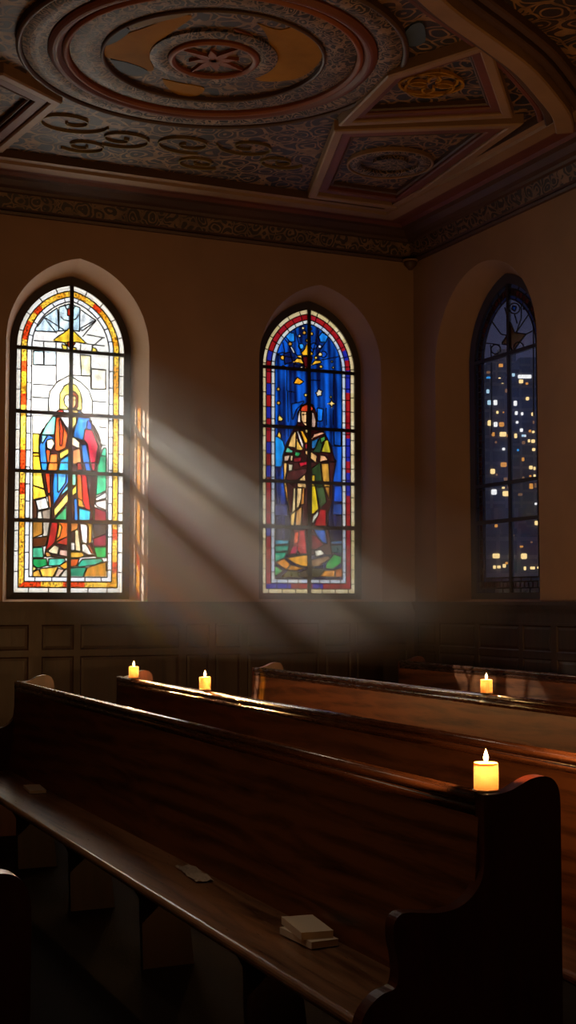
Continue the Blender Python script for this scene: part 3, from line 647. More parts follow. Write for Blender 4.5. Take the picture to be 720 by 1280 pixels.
W2 = [
 (ZF,'1c80e0',[(150,140),(180,110),(235,120),(240,190),(200,200)]),(ZF,'1878d8',[(455,150),(485,110),(540,150),(520,200),(470,200)]),(ZF,'2c90e8',circ(298,238,25)),(ZF,'0c48b0',circ(410,235,28)),(ZF,'1450c8',circ(500,310,28)),(ZF,'0c50c8',[(60,260),(130,190),(150,290),(60,310)]),
 (ZF,'0a1440',[(230,395),(320,405),(330,440),(235,440)]),(ZF,'0a1850',[(140,300),(200,290),(220,380),(150,400)]),
 (ZF,'4a0c10',[(310,330),(400,330),(375,440),(330,440)]),(ZF,'eeb024',[(350,205),(365,260),(408,305),(370,330),(345,320),(310,320),(300,295),(330,260)]),
 (ZF,'f0b838',[(225,380),(260,345),(300,350),(325,400),(270,385)]),(ZF,'e8b040',[(260,320),(300,318),(305,350),(265,335)]),(ZF,'e0a830',[(385,410),(420,365),(470,365),(480,385),(420,400)]),
 (ZF,'e8d8a8',circ(314,74,13)),(ZF,'b08038',circ(383,80,11)),(ZF,'b08030',circ(325,115,17)),(ZF,'c89838',circ(390,125,16)),(ZF,'d8c8a8',circ(282,145,13)),(ZF,'e0a83c',circ(353,185,14)),(ZF,'c88c34',circ(198,215,18)),
 (ZF,'d8a030',circ(130,340,20)),(ZF,'b8ccf0',circ(465,240,16)),(ZF,'f0e8c0',circ(302,427,12)),(ZF,'e88040',circ(335,430,9)),(ZF,'c8a040',circ(475,420,15)),(ZF,'e8d090',circ(470,310,18)),(ZF,'e8c050',circ(430,340,14)),
 (ZF,'a89050',circ(575,375,9)),(ZF,'d0b060',circ(585,428,9)),(ZF,'c8963c',circ(92,622,15)),(ZF,'e0c060',circ(338,675,14)),(ZF,'b08840',circ(135,420,10)),(ZF,'dce8f4',[(195,240),(215,240),(245,295),(225,300)]),
 (ZF,'e89c1c',[(228,570),(262,515),(320,555),(285,582)]),(ZF,'f4ead0',[(425,655),(440,650),(455,620),(468,632),(490,640),(480,655),(482,682),(460,680),(440,690),(438,670)]),
 (ZCc,'f0d080',[(595,70),(605,100),(638,120),(605,130),(597,165),(585,130),(555,118),(585,100)]),(ZCc,'c8a850',circ(588,52,11)),(ZCc,'c89038',circ(65,110,18)),(ZCc,'e8cc60',[(60,250),(75,230),(110,270),(95,290),(60,290)]),(ZCc,'d8a838',[(70,390),(90,430),(85,480),(70,490),(50,460),(52,430)]),
 (ZCc,'0c88e0',[(15,440),(60,450),(110,490),(130,560),(95,750),(15,745)]),(ZCc,'1470e0',[(450,160),(510,170),(500,290),(455,290)]),(ZCc,'0c50b8',[(195,120),(330,90),(240,180),(200,300)]),(ZCc,'1048a8',[(620,370),(690,370),(690,540),(620,530)]),
 (ZD,'4c9cb8',[(20,600),(170,600),(165,640),(20,645)]),(ZD,'1c8874',[(20,660),(165,655),(160,710),(20,720)]),(ZD,'1c9878',[(20,725),(150,720),(120,780),(30,820)]),(ZD,'3c74b0',[(595,615),(700,610),(700,635),(590,640)]),(ZD,'1c4c50',[(590,660),(700,655),(700,730),(600,720)]),
 (ZD,'1450c8',[(620,60),(695,60),(695,220),(615,220)]),(ZD,'24448c',[(610,235),(700,240),(700,350),(605,350)]),(ZD,'343c74',[(20,250),(150,250),(160,360),(20,350)]),
 (ZD,'4a4c20',[(90,970),(160,910),(280,920),(270,970)]),(ZD,'3a3024',[(280,920),(370,890),(370,975),(270,975)]),(ZD,'34341c',[(395,880),(530,890),(470,970),(395,975)]),
 (ZD,'381414',[(105,-200),(640,-200),(610,0),(600,230),(560,330),(560,470),(590,640),(600,750),(150,750),(180,600),(185,460),(165,260),(120,0)]),
 (ZCc,'2a0a0c',[(345,110),(290,140),(255,210),(250,320),(200,400),(150,500),(105,640),(110,700),(630,700),(590,540),(520,400),(450,350),(445,220),(410,130)]),
 (ZD,'e08c24',[(40,825),(120,785),(185,845),(140,895)]),(ZD,'c8842c',[(190,850),(330,880),(240,905),(150,895)]),(ZD,'e8a430',[(150,780),(340,745),(370,760),(370,865),(290,860),(220,830)]),(ZD,'2c9c58',[(25,850),(105,905),(35,960),(25,950)]),
 (ZD,'8c6a48',[(395,800),(560,760),(580,780),(470,860),(395,865)]),(ZD,'14983c',[(545,830),(620,745),(695,770),(690,830),(600,890),(535,885)]),(ZD,'d88c24',[(475,965),(530,905),(630,900),(625,970)]),(ZD,'a85c18',[(635,895),(705,880),(705,970),(630,970)]),
 (ZCc,'d8ccc4',[(280,190),(265,210),(252,300),(285,310)]),(ZCc,'b89888',[(395,200),(420,210),(440,300),(430,360),(395,380)]),
 (ZCc,'e8bc84',[(290,195),(345,200),(345,345),(320,330),(292,280)]),(ZCc,'9c6c3c',[(345,200),(392,205),(390,300),(345,345)]),(ZCc,'cc4020',[(350,125),(300,145),(280,190),(330,200),(395,190),(415,170),(390,135)]),
 (ZCc,'3a1410',[(305,222),(335,218),(335,226),(305,230)]),(ZCc,'8c3420',[(318,305),(342,305),(338,312),(322,312)]),
 (ZCc,'e8cc80',[(320,345),(365,350),(355,410),(335,410)]),
 (ZCc,'e0b468',[(225,400),(240,395),(235,560),(160,545),(190,450)]),(ZCc,'ecdcd0',[(245,390),(262,390),(315,520),(315,570),(290,540)]),(ZCc,'e8b850',[(245,470),(310,570),(295,585),(240,580)]),
 (ZCc,'e8a828',[(280,385),(310,390),(355,480),(350,510),(325,510)]),(ZCc,'8c1c28',[(330,510),(355,520),(350,580),(325,560)]),(ZCc,'dc9c7c',[(395,470),(420,420),(500,400),(530,415),(440,450)]),
 (ZCc,'1c64a0',[(395,490),(465,460),(430,560),(395,570)]),(ZCc,'1c3c24',[(430,560),(470,465),(520,470),(480,610),(400,600)]),(ZCc,'489048',[(480,460),(530,440),(530,480),(490,515)]),(ZCc,'b0a428',[(530,480),(560,480),(590,610),(490,600)]),
 (ZCc,'64c8a0',[(150,550),(210,590),(200,610),(130,605)]),(ZCc,'2ca058',[(230,595),(290,610),(260,650),(225,635)]),
 (ZCc,'7c1420',[(215,660),(300,650),(285,700),(215,700)]),(ZCc,'e0a878',[(480,630),(530,640),(560,680),(475,700)]),(ZCc,'e8c4a8',[(120,640),(180,630),(160,690),(120,690)]),(ZCc,'d8b888',[(185,630),(210,635),(205,690),(180,690)]),
 (ZCc,'e0b060',[(115,710),(150,710),(145,800),(130,880),(150,960),(120,960)]),(ZCc,'c8c0a0',[(160,720),(210,725),(200,790),(165,790)]),(ZCc,'ecc07c',[(330,820),(340,960),(250,960),(255,890)]),
 (ZCc,'c89438',[(490,715),(565,715),(580,960),(520,960),(500,840)]),(ZCc,'243c1c',[(390,770),(480,700),(510,960),(430,960)]),(ZCc,'c8a828',[(395,830),(430,830),(430,960),(395,960)]),
 (ZCc,'4a2020',[(130,860),(180,790),(350,760),(345,810),(250,880),(210,940)]),(ZCc,'c41c34',[(265,710),(345,690),(350,730),(280,750)]),(ZCc,'ecb874',[(330,585),(380,590),(450,640),(440,710),(390,670),(330,620)]),
 (ZD,'c88c40',[(120,60),(150,60),(165,240),(145,200)]),(ZD,'dcc48c',[(215,80),(235,80),(235,300),(195,340)]),(ZD,'ecc888',[(250,75),(300,75),(300,150),(270,270),(240,290)]),(ZD,'c8843c',[(300,75),(325,75),(320,240),(285,250)]),(ZD,'e0b868',[(185,345),(235,310),(220,455),(185,455)]),(ZD,'d09858',[(240,310),(300,260),(290,455),(235,455)]),
 (ZD,'e4c81c',[(395,60),(432,60),(465,290),(410,340),(395,340)]),(ZD,'3c5430',[(435,70),(520,70),(545,220),(480,280)]),(ZD,'b07830',[(525,70),(575,70),(575,200),(545,130)]),
 (ZD,'e4e4d0',[(460,310),(470,340),(410,430),(400,420),(410,360)]),(ZD,'a81c24',[(480,290),(540,300),(540,460),(420,460),(450,380)]),
 (ZD,'1858b0',[(420,495),(530,500),(550,640),(500,620),(450,560)]),(ZD,'7c1828',[(395,540),(450,570),(520,640),(440,690),(395,690)]),(ZD,'b02c30',[(215,500),(330,500),(350,740),(280,740),(210,640)]),(ZD,'d0502c',[(225,520),(270,510),(260,630),(215,640)]),(ZD,'b01848',[(210,660),(260,650),(240,740),(175,740)]),
 (ZD,'f0ecd8',[(425,710),(490,695),(525,740),(440,765)]),
]
L2 = [(ZF,[(150,170),(260,320)]),(ZF,[(525,190),(420,340)]),(ZF,[(240,80),(300,300)]),(ZF,[(460,90),(400,300)]),(ZF,[(60,310),(230,340)]),(ZF,[(635,330),(480,360)]),(ZF,[(170,450),(170,640),(240,650)]),(ZF,[(590,460),(590,720)]),(ZF,[(380,540),(470,545)]),
 (ZCc,[(155,0),(160,300)]),(ZCc,[(540,160),(545,330)]),(ZCc,[(610,180),(610,330)]),(ZCc,[(160,350),(160,450)]),(ZCc,[(600,540),(690,545)]),(ZCc,[(15,680),(100,700)]),(ZD,[(20,350),(160,360)]),(ZD,[(600,350),(700,360)]),(ZD,[(20,645),(165,648)])]
W3P = [(ZG,'7a3c1c',[(350,370),(375,430),(440,440),(400,490),(365,540),(345,500),(300,495),(330,450)]),(ZG,'2c68d0',[(425,240),(470,250),(470,300),(425,300)]),(ZG,'3c88e8',[(365,280),(385,285),(378,310),(360,300)])]
L3 = [(ZG,[(235,350),(270,400),(300,440),(345,450)]),(ZG,[(480,290),(385,430)]),(ZG,circ(270,525,27)+[(297,525)]),(ZG,circ(398,512,28)+[(426,512)]),(ZG,circ(375,295,30)+[(405,295)]),(ZG,[(215,490),(290,500)]),(ZG,[(415,190),(412,350),(385,430)]),(ZG,[(320,290),(345,380)]),(ZG,[(440,440),(480,420)]),(ZG,[(375,330),(390,380)]),(ZG,[(245,580),(240,500)]),
 (ZG,[(245,600),(245,1000)]),(ZG,[(480,180),(482,900)])]
def bg_white(U, Z):
    a = np.zeros(U.shape+(3,)); a[:] = hexc('f3f4f4')
    cell = (np.floor(U/.13)*7.1+np.floor(Z/.21)*3.3); v = np.abs(np.sin(cell*12.9)) % 1
    a *= (.9+.1*v)[..., None]; a[..., 2] *= (.93+.07*(1-v)); return a
def bg_blue(U, Z):
    a = np.zeros(U.shape+(3,))
    t = .5+.34*np.sin(U*41+1.3*np.sin(Z*3.1))+.25*np.sin(U*97+Z*1.7)+.22*np.sin(U*23-Z*4)+.12*np.sin(Z*17+U*9)
    t = np.clip(t*.9, 0, 1)**1.5; lowm = np.clip((Z-2.55)/.35, 0, 1)
    c0 = np.array(hexc('060f3c')); c1 = np.array(hexc('0f5cd8')); g0_ = np.array(hexc('1c1c2e')); g1 = np.array(hexc('28285a'))
    hi = c0+(c1-c0)*t[..., None]; lo = g0_+(g1-g0_)*t[..., None]
    return lo+(hi-lo)*lowm[..., None]
def bg_clear(U, Z):
    a = np.zeros(U.shape+(3,)); a[:] = hexc('e4e6ee')
    return a
B1 = dict(d=(.052, .108, .152), outer=['f4f1e6', 'f6f4ee', 'efe8d8'], mid=['e8a028', 'f0bc40', 'e8b038', 'c83c14', 'f0c048'], inner=['f0f3f8', 'e8eef6'], seg=(.19, .105, .16), mottle=True)
B2 = dict(d=(.050, .106, .148), outer=['e6d49c', 'e2cfa0', 'eadcb4'], mid=['a81c20', '8c1018', 'a01828', '20289c', '981420'], inner=['c4cedc', 'd4d8d8', 'b4c4dc'], seg=(.15, .12, .12), midlead=True)
B3 = dict(d=(.050, .110, .150), outer=['60606c', '6c6870'], mid=['7a2a18', '4c2018', '8c3820', '3c1c1c'], inner=['6c7490', '545c84'], seg=(.15, .07, .16), midlead=True)
BARS = (4.006, 3.40, 2.842, 2.378)
P1 = [(c_, conv(s_, p_, 3.30)) for s_, c_, p_ in W1]; P2 = [(c_, conv(s_, p_, 5.815)) for s_, c_, p_ in W2]
P3_ = [(c_, conv(s_, p_, 10.68, 0, XR+DEP)) for s_, c_, p_ in W3P]
LL1 = [conv(s_, p_, 3.30) for s_, p_ in L1]; LL2 = [conv(s_, p_, 5.815) for s_, p_ in L2]; LL3 = [conv(s_, p_, 10.68, 0, XR+DEP) for s_, p_ in L3]
G1 = glass_mat('bright stained glass', .80, 1); G2 = glass_mat('blue stained glass', .55, 1); G3 = glass_mat('clear leaded glass', .93, 1)
win1 = make_window(1, 'back', 3.30, W12, P1, LL1, bg_white, B1, BARS, G1, .0052, 14)
win2 = make_window(2, 'back', 5.815, W12, P2, LL2, bg_blue, B2, BARS, G2, .0048, 8)
win3 = make_window(3, 'right', 10.68, W3, P3_, LL3, bg_clear, B3, (4.01, 2.762, 2.40), G3, .006, 5)

# ------------------------------------------------------------------ pews
Y0 = 3.32
def end_profile():
    front = cr([(-.41, 0), (-.41, .20), (-.41, .40), (-.40, .47), (-.365, .515), (-.33, .535), (-.295, .545), (-.285, .58), (-.29, .63), (-.30, .68), (-.298, .72), (-.28, .743), (-.25, .748), (-.20, .742), (-.15, .738), (-.09, .746), (-.04, .775), (-.008, .82), (.0, .88), (.0, .98), (.0, 1.058)], 3)
    top = cr([(.0, 1.06), (.04, 1.058), (.09, 1.066), (.13, 1.082), (.17, 1.098), (.215, 1.102), (.248, 1.088), (.266, 1.055), (.27, 1.0)], 4)
    return front + top[1:] + [(.268, .5), (.266, 0)]
PROF = end_profile()
def make_pew(X0, y0, y1, label, end_near=True, end_far=True, group=None):
    root = empty('church_pew', (X0, y0, 0)); L = y1-y0
    tag(root, label, 'pew', group)
    bm = bmesh.new()
    sec = [(-.032, .40), (.0, .42), (.032, 1.01), (.002, 1.01)]
    sec = [(-.045, .40), (-.018, .40), (.030, 1.03), (.003, 1.03)]
    prism(bm, sec, lambda p: (p[0], .03, p[1]), lambda p: (p[0], L-.03, p[1]))
    mesh_obj('backrest', bm, M_pew, root)
    bm = bmesh.new()
    sec = cr([(.004, .985), (-.002, 1.0), (-.004, 1.015), (.001, 1.024), (-.007, 1.031), (-.012, 1.044), (-.007, 1.058), (.004, 1.065), (.018, 1.066), (.031, 1.060), (.037, 1.044), (.033, 1.03), (.032, 1.02), (.031, .985)], 3)
    prism(bm, sec, lambda p: (p[0], .045, p[1]), lambda p: (p[0], L-.045, p[1]))
    mesh_obj('top_rail', bm, M_rail, root, True)
    bm = bmesh.new()
    sec = [(-.03, .415), (-.03, .450), (-.15, .446), (-.34, .449)]+[(-.365+.021*cos(a), .4285+.021*sin(a)) for a in [pi/2+i*pi/8 for i in range(9)]]+[(-.345, .408)]
    prism(bm, sec, lambda p: (p[0], .03, p[1]), lambda p: (p[0], L-.03, p[1]))
    mesh_obj('seat', bm, M_seat, root)
    k = max(1, round(L/1.3))
    for i in range(1, k):
        bm = bmesh.new(); y = L*i/k
        prism(bm, [(-.24, 0), (-.25, .30), (-.31, .405), (-.05, .405), (.0, 0)], lambda p: (p[0], y-.018, p[1]), lambda p: (p[0], y+.018, p[1]))
        mesh_obj('seat_support', bm, M_wain, root)
    for on, ya in ((end_near, 0), (end_far, L-.05)):
        if not on: continue
        bm = bmesh.new(); prism(bm, PROF, lambda p: (p[0], ya, p[1]), lambda p: (p[0], ya+.05, p[1]))
        o = mesh_obj('end_panel', bm, M_end, root); bevel(o, .007, 3)
    return root
make_pew(.355, 2.57, 8.6, 'dark wooden pew end cut off at the lower left corner of the picture')
make_pew(2.13, 3.32, 9.35, 'dark front pew with worn bench, booklets on its seat and a candle at its end')
make_pew(2.97, 3.32, 9.66, 'glossy brown pew directly behind the front pew, two small candles on its far rail')
make_pew(4.42, 3.32, 10.48, 'glossy oak pew in the third row with one candle standing on its rail')
make_pew(6.17, 3.32, 11.08, 'dark rearmost pew along the right wall below the night window')

# ------------------------------------------------------------------ candles
def wax_mat():
    g = N('candle wax'); tl = g.n('BsdfTranslucent', ins={'Color': (1, .38, .09, 1)}); df = g.n('BsdfPrincipled', ins={'Base Color': (.8, .45, .12, 1), 'Roughness': .45})
    mx = g.n('MixShader', ins={'Fac': .3}); g.l(tl.outputs[0], mx.inputs[1]); g.l(df.outputs[0], mx.inputs[2]); g.l(mx.outputs[0], g.out.inputs[0]); return g.m
def flame_mat():
    g = N('candle flame'); tc = g.n('TexCoord'); sp = g.n('SeparateXYZ'); g.l(tc.outputs['Generated'], sp.inputs[0])
    c = g.ramp(sp.outputs['Z'], [(0, (1, .36, .06)), (.25, (1, .62, .22)), (.75, (1, .72, .34)), (1, (1, .45, .1))])
    e = g.n('Emission', ins={'Strength': 9}); g.l(c, e.inputs[0]); tr = g.n('BsdfTransparent'); a = g.n('AddShader')
    g.l(e.outputs[0], a.inputs[0]); g.l(tr.outputs[0], a.inputs[1]); g.l(a.outputs[0], g.out.inputs[0]); return g.m
M_wax = wax_mat(); M_flame = flame_mat(); M_wick = plain('wick', (.02, .01, .008), .9); M_dish = plain('brass drip dish', (.28, .15, .05), .3, metal=.8)
CP = dict(room=20.0, wax=.40)
def point(name, loc, power, col, r, parent):
    l = bpy.data.lights.new(name, 'POINT'); l.energy = power; l.color = col; l.shadow_soft_size = r
    o = bpy.data.objects.new(name, l); COL.objects.link(o); o.location = loc; o.parent = parent; return o
def make_candle(x, y, z, label, r=.036, h=.083, k=1.0, lean=0, group='lit pillar candles on the pew rails'):
    root = empty('pillar_candle', (x, y, z)); tag(root, label, 'candle', group)
    bm = bmesh.new(); lathe(bm, [(0, .0), (.036, .0), (.041, .003), (.038, .0055), (0, .004)], (0, 0, 0), 40); mesh_obj('drip_dish', bm, M_dish, root, True)
    bm = bmesh.new(); lathe(bm, [(0, .006), (r*.97, .006), (r, .010), (r*1.0, h*.5), (r, h-.004), (r*.95, h), (r*.86, h-.002), (r*.80, h-.009), (0, h-.011)], (0, 0, 0), 48)
    mesh_obj('wax_body', bm, M_wax, root, True)
    bm = bmesh.new(); bar3(bm, (0, 0, h-.012), (.001, 0, h+.004), .0011, .0011, (0, 1, 0)); mesh_obj('wick', bm, M_wick, root)
    bm = bmesh.new(); lathe(bm, [(0, 0), (.004, .002), (.0072, .009), (.0078, .014), (.0065, .021), (.0038, .029), (.0014, .036), (0, .040)], (0, 0, h+.001), 20); mesh_obj('flame', bm, M_flame, root, True)
    point('flame_light', (0, 0, h+.016), CP['room']*k, (1, .50, .17), .012, root)
    point('wax_glow', (0, 0, h*.845), CP['wax'], (1, .82, .55), .004, root)  # added lamp inside the wax, standing in for scattered flame light
    return root
make_candle(2.155, 3.275+.07, 1.066, 'largest, nearest lit candle, at the near end of the front pew')
make_candle(2.985, 9.29, 1.066, 'leftmost small lit candle, near the far end of the second pew')
make_candle(2.985, 7.84, 1.066, 'lit candle on the second pew rail, right of the leftmost one')
make_candle(4.435, 6.87, 1.066, 'lit candle standing alone on the third pew rail, at right')
# unseen candles added out of frame, brighter, to warm the right wall and pews
make_candle(2.985, 3.75, 1.066, 'unseen lit candle added near the near end of the second pew rail', k=2.3)
make_candle(4.435, 4.55, 1.066, 'unseen lit candle added near the near end of the third pew rail', k=2.3)
make_candle(6.185, 6.2, 1.066, 'unseen lit candle added near the near end of the rearmost pew rail', k=2.3)

# ------------------------------------------------------------------ booklets on the seat
def slab(bm, pts, z0, z1): prism(bm, pts, lambda p: (p[0], p[1], z0), lambda p: (p[0], p[1], z1))
def booklet(name, c, rot, w, l, z, t, label, group=None, lift=0):
    root = empty(name, (c[0], c[1], z)); root.rotation_euler = (lift, 0, rot); tag(root, label, 'booklet', group)
    bm = bmesh.new()
    out = [(-w/2, -l/2), (w/2, -l/2), (w/2, l/2), (-w/2, l/2)]
    slab(bm, [(x*.985, y*.985) for x, y in out], .0015, t-.0015); o = mesh_obj('pages', bm, M_page, root)
    for nm, za, zb in (('cover', 0, .0014), ('cover', t-.0014, t)):
        bm = bmesh.new(); slab(bm, out, za, zb); bevel(mesh_obj(nm, bm, M_cham, root), .0006, 1)
    bm = bmesh.new(); box(bm, -w/2-.001, -w/2+.001, -l/2, l/2, 0, t); mesh_obj('spine', bm, M_cham, root)
    return root
booklet('hymn_booklet', (2.005, 4.245), radians(3), .105, .235, .4510, .023, 'closed pale booklet underneath, lowest of the two on the front pew seat', 'booklets stacked on the front pew')
booklet('hymn_booklet', (2.01, 4.27), radians(-8), .115, .24, .4745, .026, 'closed pale booklet lying on top of another on the front pew seat', 'booklets stacked on the front pew')
booklet('prayer_booklet', (2.015, 8.25), radians(-5), .10, .28, .4510, .018, 'small pale booklet lying alone at the far left end of the front pew seat')
bm = bmesh.new(); rs = random.Random(3)
pts = []
for i in range(9):
    for j in range(15): pts.append(bm.verts.new((-.04+i*.01, -.17+j*.0245, .004+.004*rs.random()+.003*sin(i*1.3+j*.9))))
for i in range(8):
    for j in range(14): bm.faces.new((pts[i*15+j], pts[i*15+j+1], pts[(i+1)*15+j+1], pts[(i+1)*15+j]))
lf = mesh_obj('pale_seat_patch', bm, plain('crumpled pale patch', (.5, .42, .34), .55, bump=1, bscale=60, var=.5)); sm = lf.modifiers.new('s', 'SOLIDIFY'); sm.thickness = .0015  # thin pale crumpled sheet marking a whitish patch of the seat
lf.location = (2.03, 5.45, .450); lf.rotation_euler = (0, 0, radians(-5)); tag(lf, 'pale mottled patch near the middle of the front pew seat', 'leaflet')

# ------------------------------------------------------------------ the city beyond the right window
M_fac = plain('night facade', (.05, .05, .065), .7, var=.5)
g = N('night facade grid'); v = g.coords((1, 1, 1)); 
br_ = g.n('TexBrick', ins={'Scale': 1.0, 'Color1': (.10, .10, .15, 1), 'Color2': (.05, .055, .09, 1), 'Mortar': (.2, .19, .2, 1), 'Mortar Size': .35, 'Brick Width': 3.4, 'Row Height': 3.0}); br_.offset = 0
mp = g.n('Mapping'); mp.inputs['Rotation'].default_value = (pi/2, 0, 0); g.l(v, mp.inputs[0]); g.l(mp.outputs[0], br_.inputs['Vector'])
pp = g.n('BsdfPrincipled', ins={'Roughness': .6}); g.l(br_.outputs['Color'], pp.inputs['Base Color']); g.l(pp.outputs[0], g.out.inputs[0]); M_fac = g.m
EM = {k: emis('lit window '+k, hexc(c), s) for k, c, s in (('warm', 'ffd98c', 1.6), ('amber', 'f0a040', 1.0), ('white', 'f4f2ea', 1.5), ('cool', 'b8e0f0', 1.2), ('blue', '38a0e8', 1.0), ('dim', 'a87850', .55))}
fwd = Vector((_fh[0], _fh[1], 0)); rgt = Vector((_r[0], _r[1], 0))
def tower(name, D, lat0, lat1, h, depth, label, lights, cat='building', strip=None):
    root = empty(name, tuple(fwd*D+rgt*((lat0+lat1)/2))); root.rotation_euler = (0, 0, -YAW); tag(root, label, cat, 'distant city buildings outside the night window')
    w = (lat1-lat0)/2
    bm = bmesh.new(); box(bm, -w, w, 0, depth, -60, h); box(bm, -w*.5, w*.2, 2, depth*.6, h, h+4); mesh_obj('facade', bm, M_fac, root)
    bm = bmesh.new(); box(bm, -w-.5, w+.5, -.5, .3, h-.6, h+.4); mesh_obj('parapet', bm, M_fac, root)
    for (px, py, sw, sh, kind) in lights:
        # measured spots on the facade, D metres ahead
        lt = (px-360)/F*D*1.0; x = lt-(lat0+lat1)/2; a = (640-py)/F; z = CZ+D*(a*cos(PITCH)+sin(PITCH))/(cos(PITCH)-a*sin(PITCH))
        if abs(x) > w: continue
        s = D/F*.41; bm = bmesh.new()
        hw_ = sw*s; hh = sh*s; c_ = .3*min(hw_, hh)
        oct_ = [(x-hw_+c_, z-hh), (x+hw_-c_, z-hh), (x+hw_, z-hh+c_), (x+hw_, z+hh-c_), (x+hw_-c_, z+hh), (x-hw_+c_, z+hh), (x-hw_, z+hh-c_), (x-hw_, z-hh+c_)]
        prism(bm, oct_, lambda p: (p[0], -.35, p[1]), lambda p: (p[0], .05, p[1])); mesh_obj('lit_window', bm, EM[kind], root)
    return root
def zg(l, oy=320): return [(560+x/4.5, oy+y/4.5, w/4.5, h_/4.5, k) for x, y, w, h_, k in l]
la = zg([(237,655,24,16,'dim'),(237,693,28,34,'blue'),(300,692,14,18,'warm'),(317,705,18,30,'warm'),(233,762,18,26,'cool'),(242,825,28,30,'cool'),(275,825,24,34,'white'),(342,758,26,26,'dim'),(286,880,14,18,'warm'),(320,880,8,8,'amber'),(243,940,30,36,'warm'),(275,948,24,32,'white'),(309,948,32,30,'amber'),(262,1003,16,26,'amber'),(316,1003,44,30,'warm'),(346,1010,18,20,'amber')]) + \
     zg([(260,14,16,22,'amber'),(276,58,12,14,'dim'),(319,96,18,16,'white'),(318,184,40,30,'amber'),(256,222,30,34,'warm'),(278,240,10,14,'dim'),(328,265,24,20,'dim'),(262,338,36,36,'white'),(315,314,18,12,'warm'),(330,347,46,34,'warm'),(343,312,12,14,'dim'),(310,459,20,20,'warm')], 540)
lb = zg([(443,679,92,24,'white'),(379,668,18,24,'cool'),(422,706,28,24,'warm'),(455,718,16,14,'amber'),(457,803,20,22,'warm'),(388,829,22,34,'white'),(393,884,18,24,'white'),(426,888,14,20,'white'),(397,936,16,16,'white'),(486,890,18,22,'warm'),(421,980,20,22,'white'),(469,985,16,16,'amber'),(488,990,16,14,'warm'),(428,1012,14,12,'cool'),(441,1012,12,14,'white'),(490,935,10,20,'dim')]) + \
     zg([(388,22,18,30,'warm'),(432,20,24,12,'cool'),(463,50,14,20,'warm'),(486,52,24,22,'warm'),(432,60,20,22,'dim'),(489,99,20,18,'warm'),(400,102,12,14,'blue'),(428,154,16,24,'amber'),(472,200,22,24,'warm'),(492,205,14,20,'warm'),(468,248,14,12,'amber'),(492,246,14,16,'warm'),(428,258,14,16,'dim'),(472,305,24,36,'amber'),(496,300,12,30,'dim'),(410,352,28,16,'dim'),(497,404,14,14,'white'),(500,512,24,28,'warm')], 540)
lc = zg([(272,528,18,20,'amber'),(358,579,28,26,'warm'),(270,697,46,32,'warm'),(356,697,28,28,'warm'),(426,699,38,38,'warm'),(358,653,14,12,'amber'),(413,645,20,12,'amber'),(260,760,18,22,'warm'),(285,759,22,18,'warm'),(315,753,20,24,'warm'),(328,738,16,16,'amber'),(431,767,14,24,'warm'),(474,765,30,18,'warm'),(508,763,16,14,'warm'),(470,620,12,10,'dim')], 540)
lt_ = lambda px, D: (px-360)/F*D
tower('city_tower', 300, lt_(590, 300), lt_(640.5, 300), CZ+300*(752-474)/F, 22, 'distant dark tower at left in the night window, with scattered warm and blue lit windows', la)
tower('city_tower', 340, lt_(639, 340), lt_(700, 340), CZ+340*(752-462)/F, 24, 'distant tower at right in the night window, a bright white strip near its top', lb)
tower('city_block', 220, lt_(585, 220), lt_(712, 220), CZ+220*(752-664)/F, 18, 'low dark block at the foot of the night window with warm lights', lc)
sl = [(560+312/4.5, 320+370/4.5, 2.6, 'dim'), (560+306/4.5, 320+606/4.5, 4, 'amber'), (560+425/4.5, 320+610/4.5, 3.4, 'dim')]
root = empty('city_hill', tuple(fwd*420+rgt*lt_(650, 420))); root.rotation_euler = (0, 0, -YAW); tag(root, 'farthest dark tower behind the others, rising highest in the night window', 'building', 'distant city buildings outside the night window')
root.name = 'city_tower'
bm = bmesh.new(); box(bm, -9.5, 3.5, 0, 22, -60, 420*(752-443)/F); box(bm, -5.5, 0, 3, 18, 420*(752-443)/F, 420*(752-425)/F); mesh_obj('facade', bm, M_fac, root)
for px, py, s_, kind in sl[1:]:
    bm = bmesh.new(); x = (px-650)/F*420; z = CZ+(752-py)/F*420; box(bm, x-s_*.12, x+s_*.12+.3, -.3, .1, z-.5, z+.5); mesh_obj('lit_window', bm, EM[kind], root)
gnd = bmesh.new(); box(gnd, -400, 600, 60, 800, -62, -61); struct(mesh_obj('ground', gnd, M_fac))

# ------------------------------------------------------------------ light
w = bpy.data.worlds.new('night'); S.world = w; w.use_nodes = True; nt = w.node_tree; bgn = nt.nodes['Background']
tc = nt.nodes.new('ShaderNodeTexCoord'); sp = nt.nodes.new('ShaderNodeSeparateXYZ'); nt.links.new(tc.outputs['Generated'], sp.inputs[0])
rp = nt.nodes.new('ShaderNodeValToRGB'); nt.links.new(sp.outputs['Z'], rp.inputs[0])
rp.color_ramp.elements[0].position = .0; rp.color_ramp.elements[0].color = (.03, .026, .04, 1); rp.color_ramp.elements[1].position = .35; rp.color_ramp.elements[1].color = (.009, .013, .038, 1)
nt.links.new(rp.outputs[0], bgn.inputs[0]); bgn.inputs[1].default_value = 1.5

def area(name, loc, rot, sx, sy, power, col):
    l = bpy.data.lights.new(name, 'AREA'); l.shape = 'RECTANGLE'; l.size = sx; l.size_y = sy; l.energy = power; l.color = col
    o = bpy.data.objects.new(name, l); COL.objects.link(o); o.location = loc; o.rotation_euler = rot; return o
